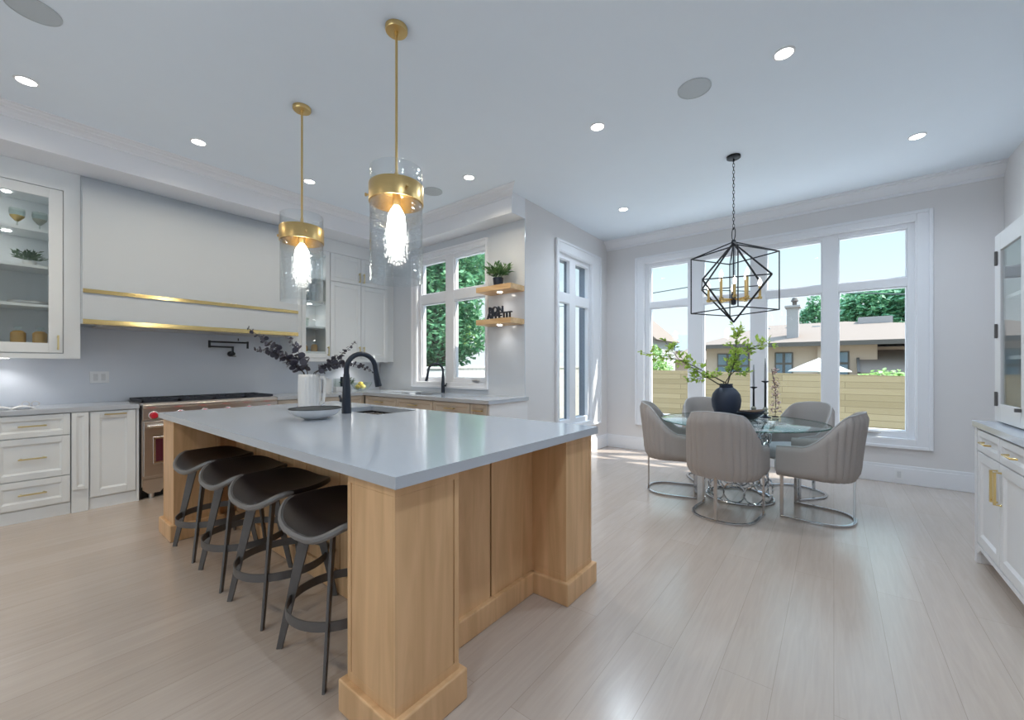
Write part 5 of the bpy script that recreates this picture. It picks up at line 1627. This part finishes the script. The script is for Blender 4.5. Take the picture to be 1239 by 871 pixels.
# ------------------------------------------------------------------ hutch on the right wall
BFY, BX1 = -0.752, 4.0
TB = T_right(BFY)
NB, BWD = 5, 0.47
BX0 = BX1-NB*BWD
bf = empty('sideboard', ((BX0+BX1)/2, BFY, 0), 'long white sideboard with brass pulls along the right wall', 'sideboard')
D = BFY-YB-0.003
MB(TB).box(BX0, BX1, 0.0, D, 0.13, 0.879).build('carcass', 'cabinet_white', bf)
MB(TB).box(BX0+0.05, BX1-0.06, 0.06, 0.08, 0, 0.13).build('recessed_plinth', 'cabinet_white', bf)
m = MB(TB); m.box(BX0-0.02, BX1+0.03, -0.03, D, 0.88, 0.92); m.build('top', 'quartz', bf, bevel=0.004)
for u in (BX1-0.045, BX0):
    m = MB(TB); m.prism([(u, 0.0), (u+0.045, 0.0), (u+0.045, 0.879), (u, 0.879)], -0.024, 0.0, 'y'); m.box(u, u+0.045, 0.0, 0.16, 0.0, 0.13); m.build('leg', 'cabinet_white', bf, bevel=0.003)
m = MB(TB); m.prism([(BX1-0.045, 0.13), (BX1-0.045, 0.06), (BX1-0.06, 0.07), (BX1-0.12, 0.105), (BX0+0.12, 0.105), (BX0+0.06, 0.07), (BX0+0.045, 0.06), (BX0+0.045, 0.13)], -0.02, 0.0, 'y'); m.build('apron', 'cabinet_white', bf)
for i in range(NB):
    a = BX1-0.048-(i+1)*(BWD-0.02)+0.004; b2 = a+BWD-0.028
    d_ = shaker(TB, a, b2, 0.735, 0.868, 'drawer', 'cabinet_white', bf, rail=0.038)
    h = MB(TB); uc = (a+b2)/2
    h.tube([(uc-0.07, -0.02, 0.802), (uc-0.06, -0.045, 0.802), (uc, -0.05, 0.806), (uc+0.06, -0.045, 0.802), (uc+0.07, -0.02, 0.802)], 0.006, 8); h.build('handle', 'brass', d_, smooth=True)
    d_ = shaker(TB, a, b2, 0.14, 0.727, 'door', 'cabinet_white', bf, rail=0.058)
    hu = a+0.03 if i % 2 == 0 else b2-0.03
    h = MB(TB); h.bar([(hu, -0.018, 0.50), (hu, -0.046, 0.50), (hu, -0.046, 0.68), (hu, -0.018, 0.68)], 0.006, 0.006); h.build('handle', 'brass', d_, bevel=0.001)
HFY = -0.835
TH = T_right(HFY)
ht = empty('hutch_cabinet', ((BX0+BX1)/2, HFY, 0.92), 'white glass-door hutch standing on the sideboard', 'cabinet')
D = HFY-YB-0.003
m = MB(TH)
m.box(BX1-0.022, BX1, 0.0, D, 0.922, 2.12); m.box(BX0, BX0+0.022, 0.0, D, 0.922, 2.12)
m.box(BX0+0.022, BX1-0.022, 0.0, D, 2.08, 2.12); m.box(BX0+0.022, BX1-0.022, 0.0, D, 0.922, 0.95); m.box(BX0+0.022, BX1-0.022, D-0.012, D, 0.95, 2.08)
m.build('carcass', 'cabinet_white', ht)
for z in (1.32, 1.70):
    MB(TH).box(BX0+0.024, BX1-0.024, 0.02, D-0.014, z, z+0.022).build('shelf', 'cabinet_white', ht)
for i in range(4):
    b2 = BX1-0.004-i*0.585; a = b2-0.58
    d_ = shaker(TH, a, b2, 0.93, 2.112, 'door', 'cabinet_white', ht, rail=0.11, glass=True)
    side = b2 if i % 2 == 0 else a
    sg = -1 if i % 2 == 0 else 1
    k = MB(TH); k.box((a if i % 2 == 0 else b2)-sg*0.0+(0.10 if i % 2 == 0 else -0.112), (a if i % 2 == 0 else b2)+(0.112 if i % 2 == 0 else -0.10), -0.045, -0.02, 1.02, 1.04); k.build('knob', 'dark_iron', d_)
    for z in (1.07, 1.50, 1.96):
        k = MB(TH); k.lathe([(0.008, z-0.045), (0.008, z+0.045)], (side+sg*0.055, -0.026, 0), 10); k.box(side+sg*0.055-0.012, side+sg*0.055+0.012, -0.024, -0.02, z-0.04, z+0.04); k.build('hinge', 'dark_iron', d_)
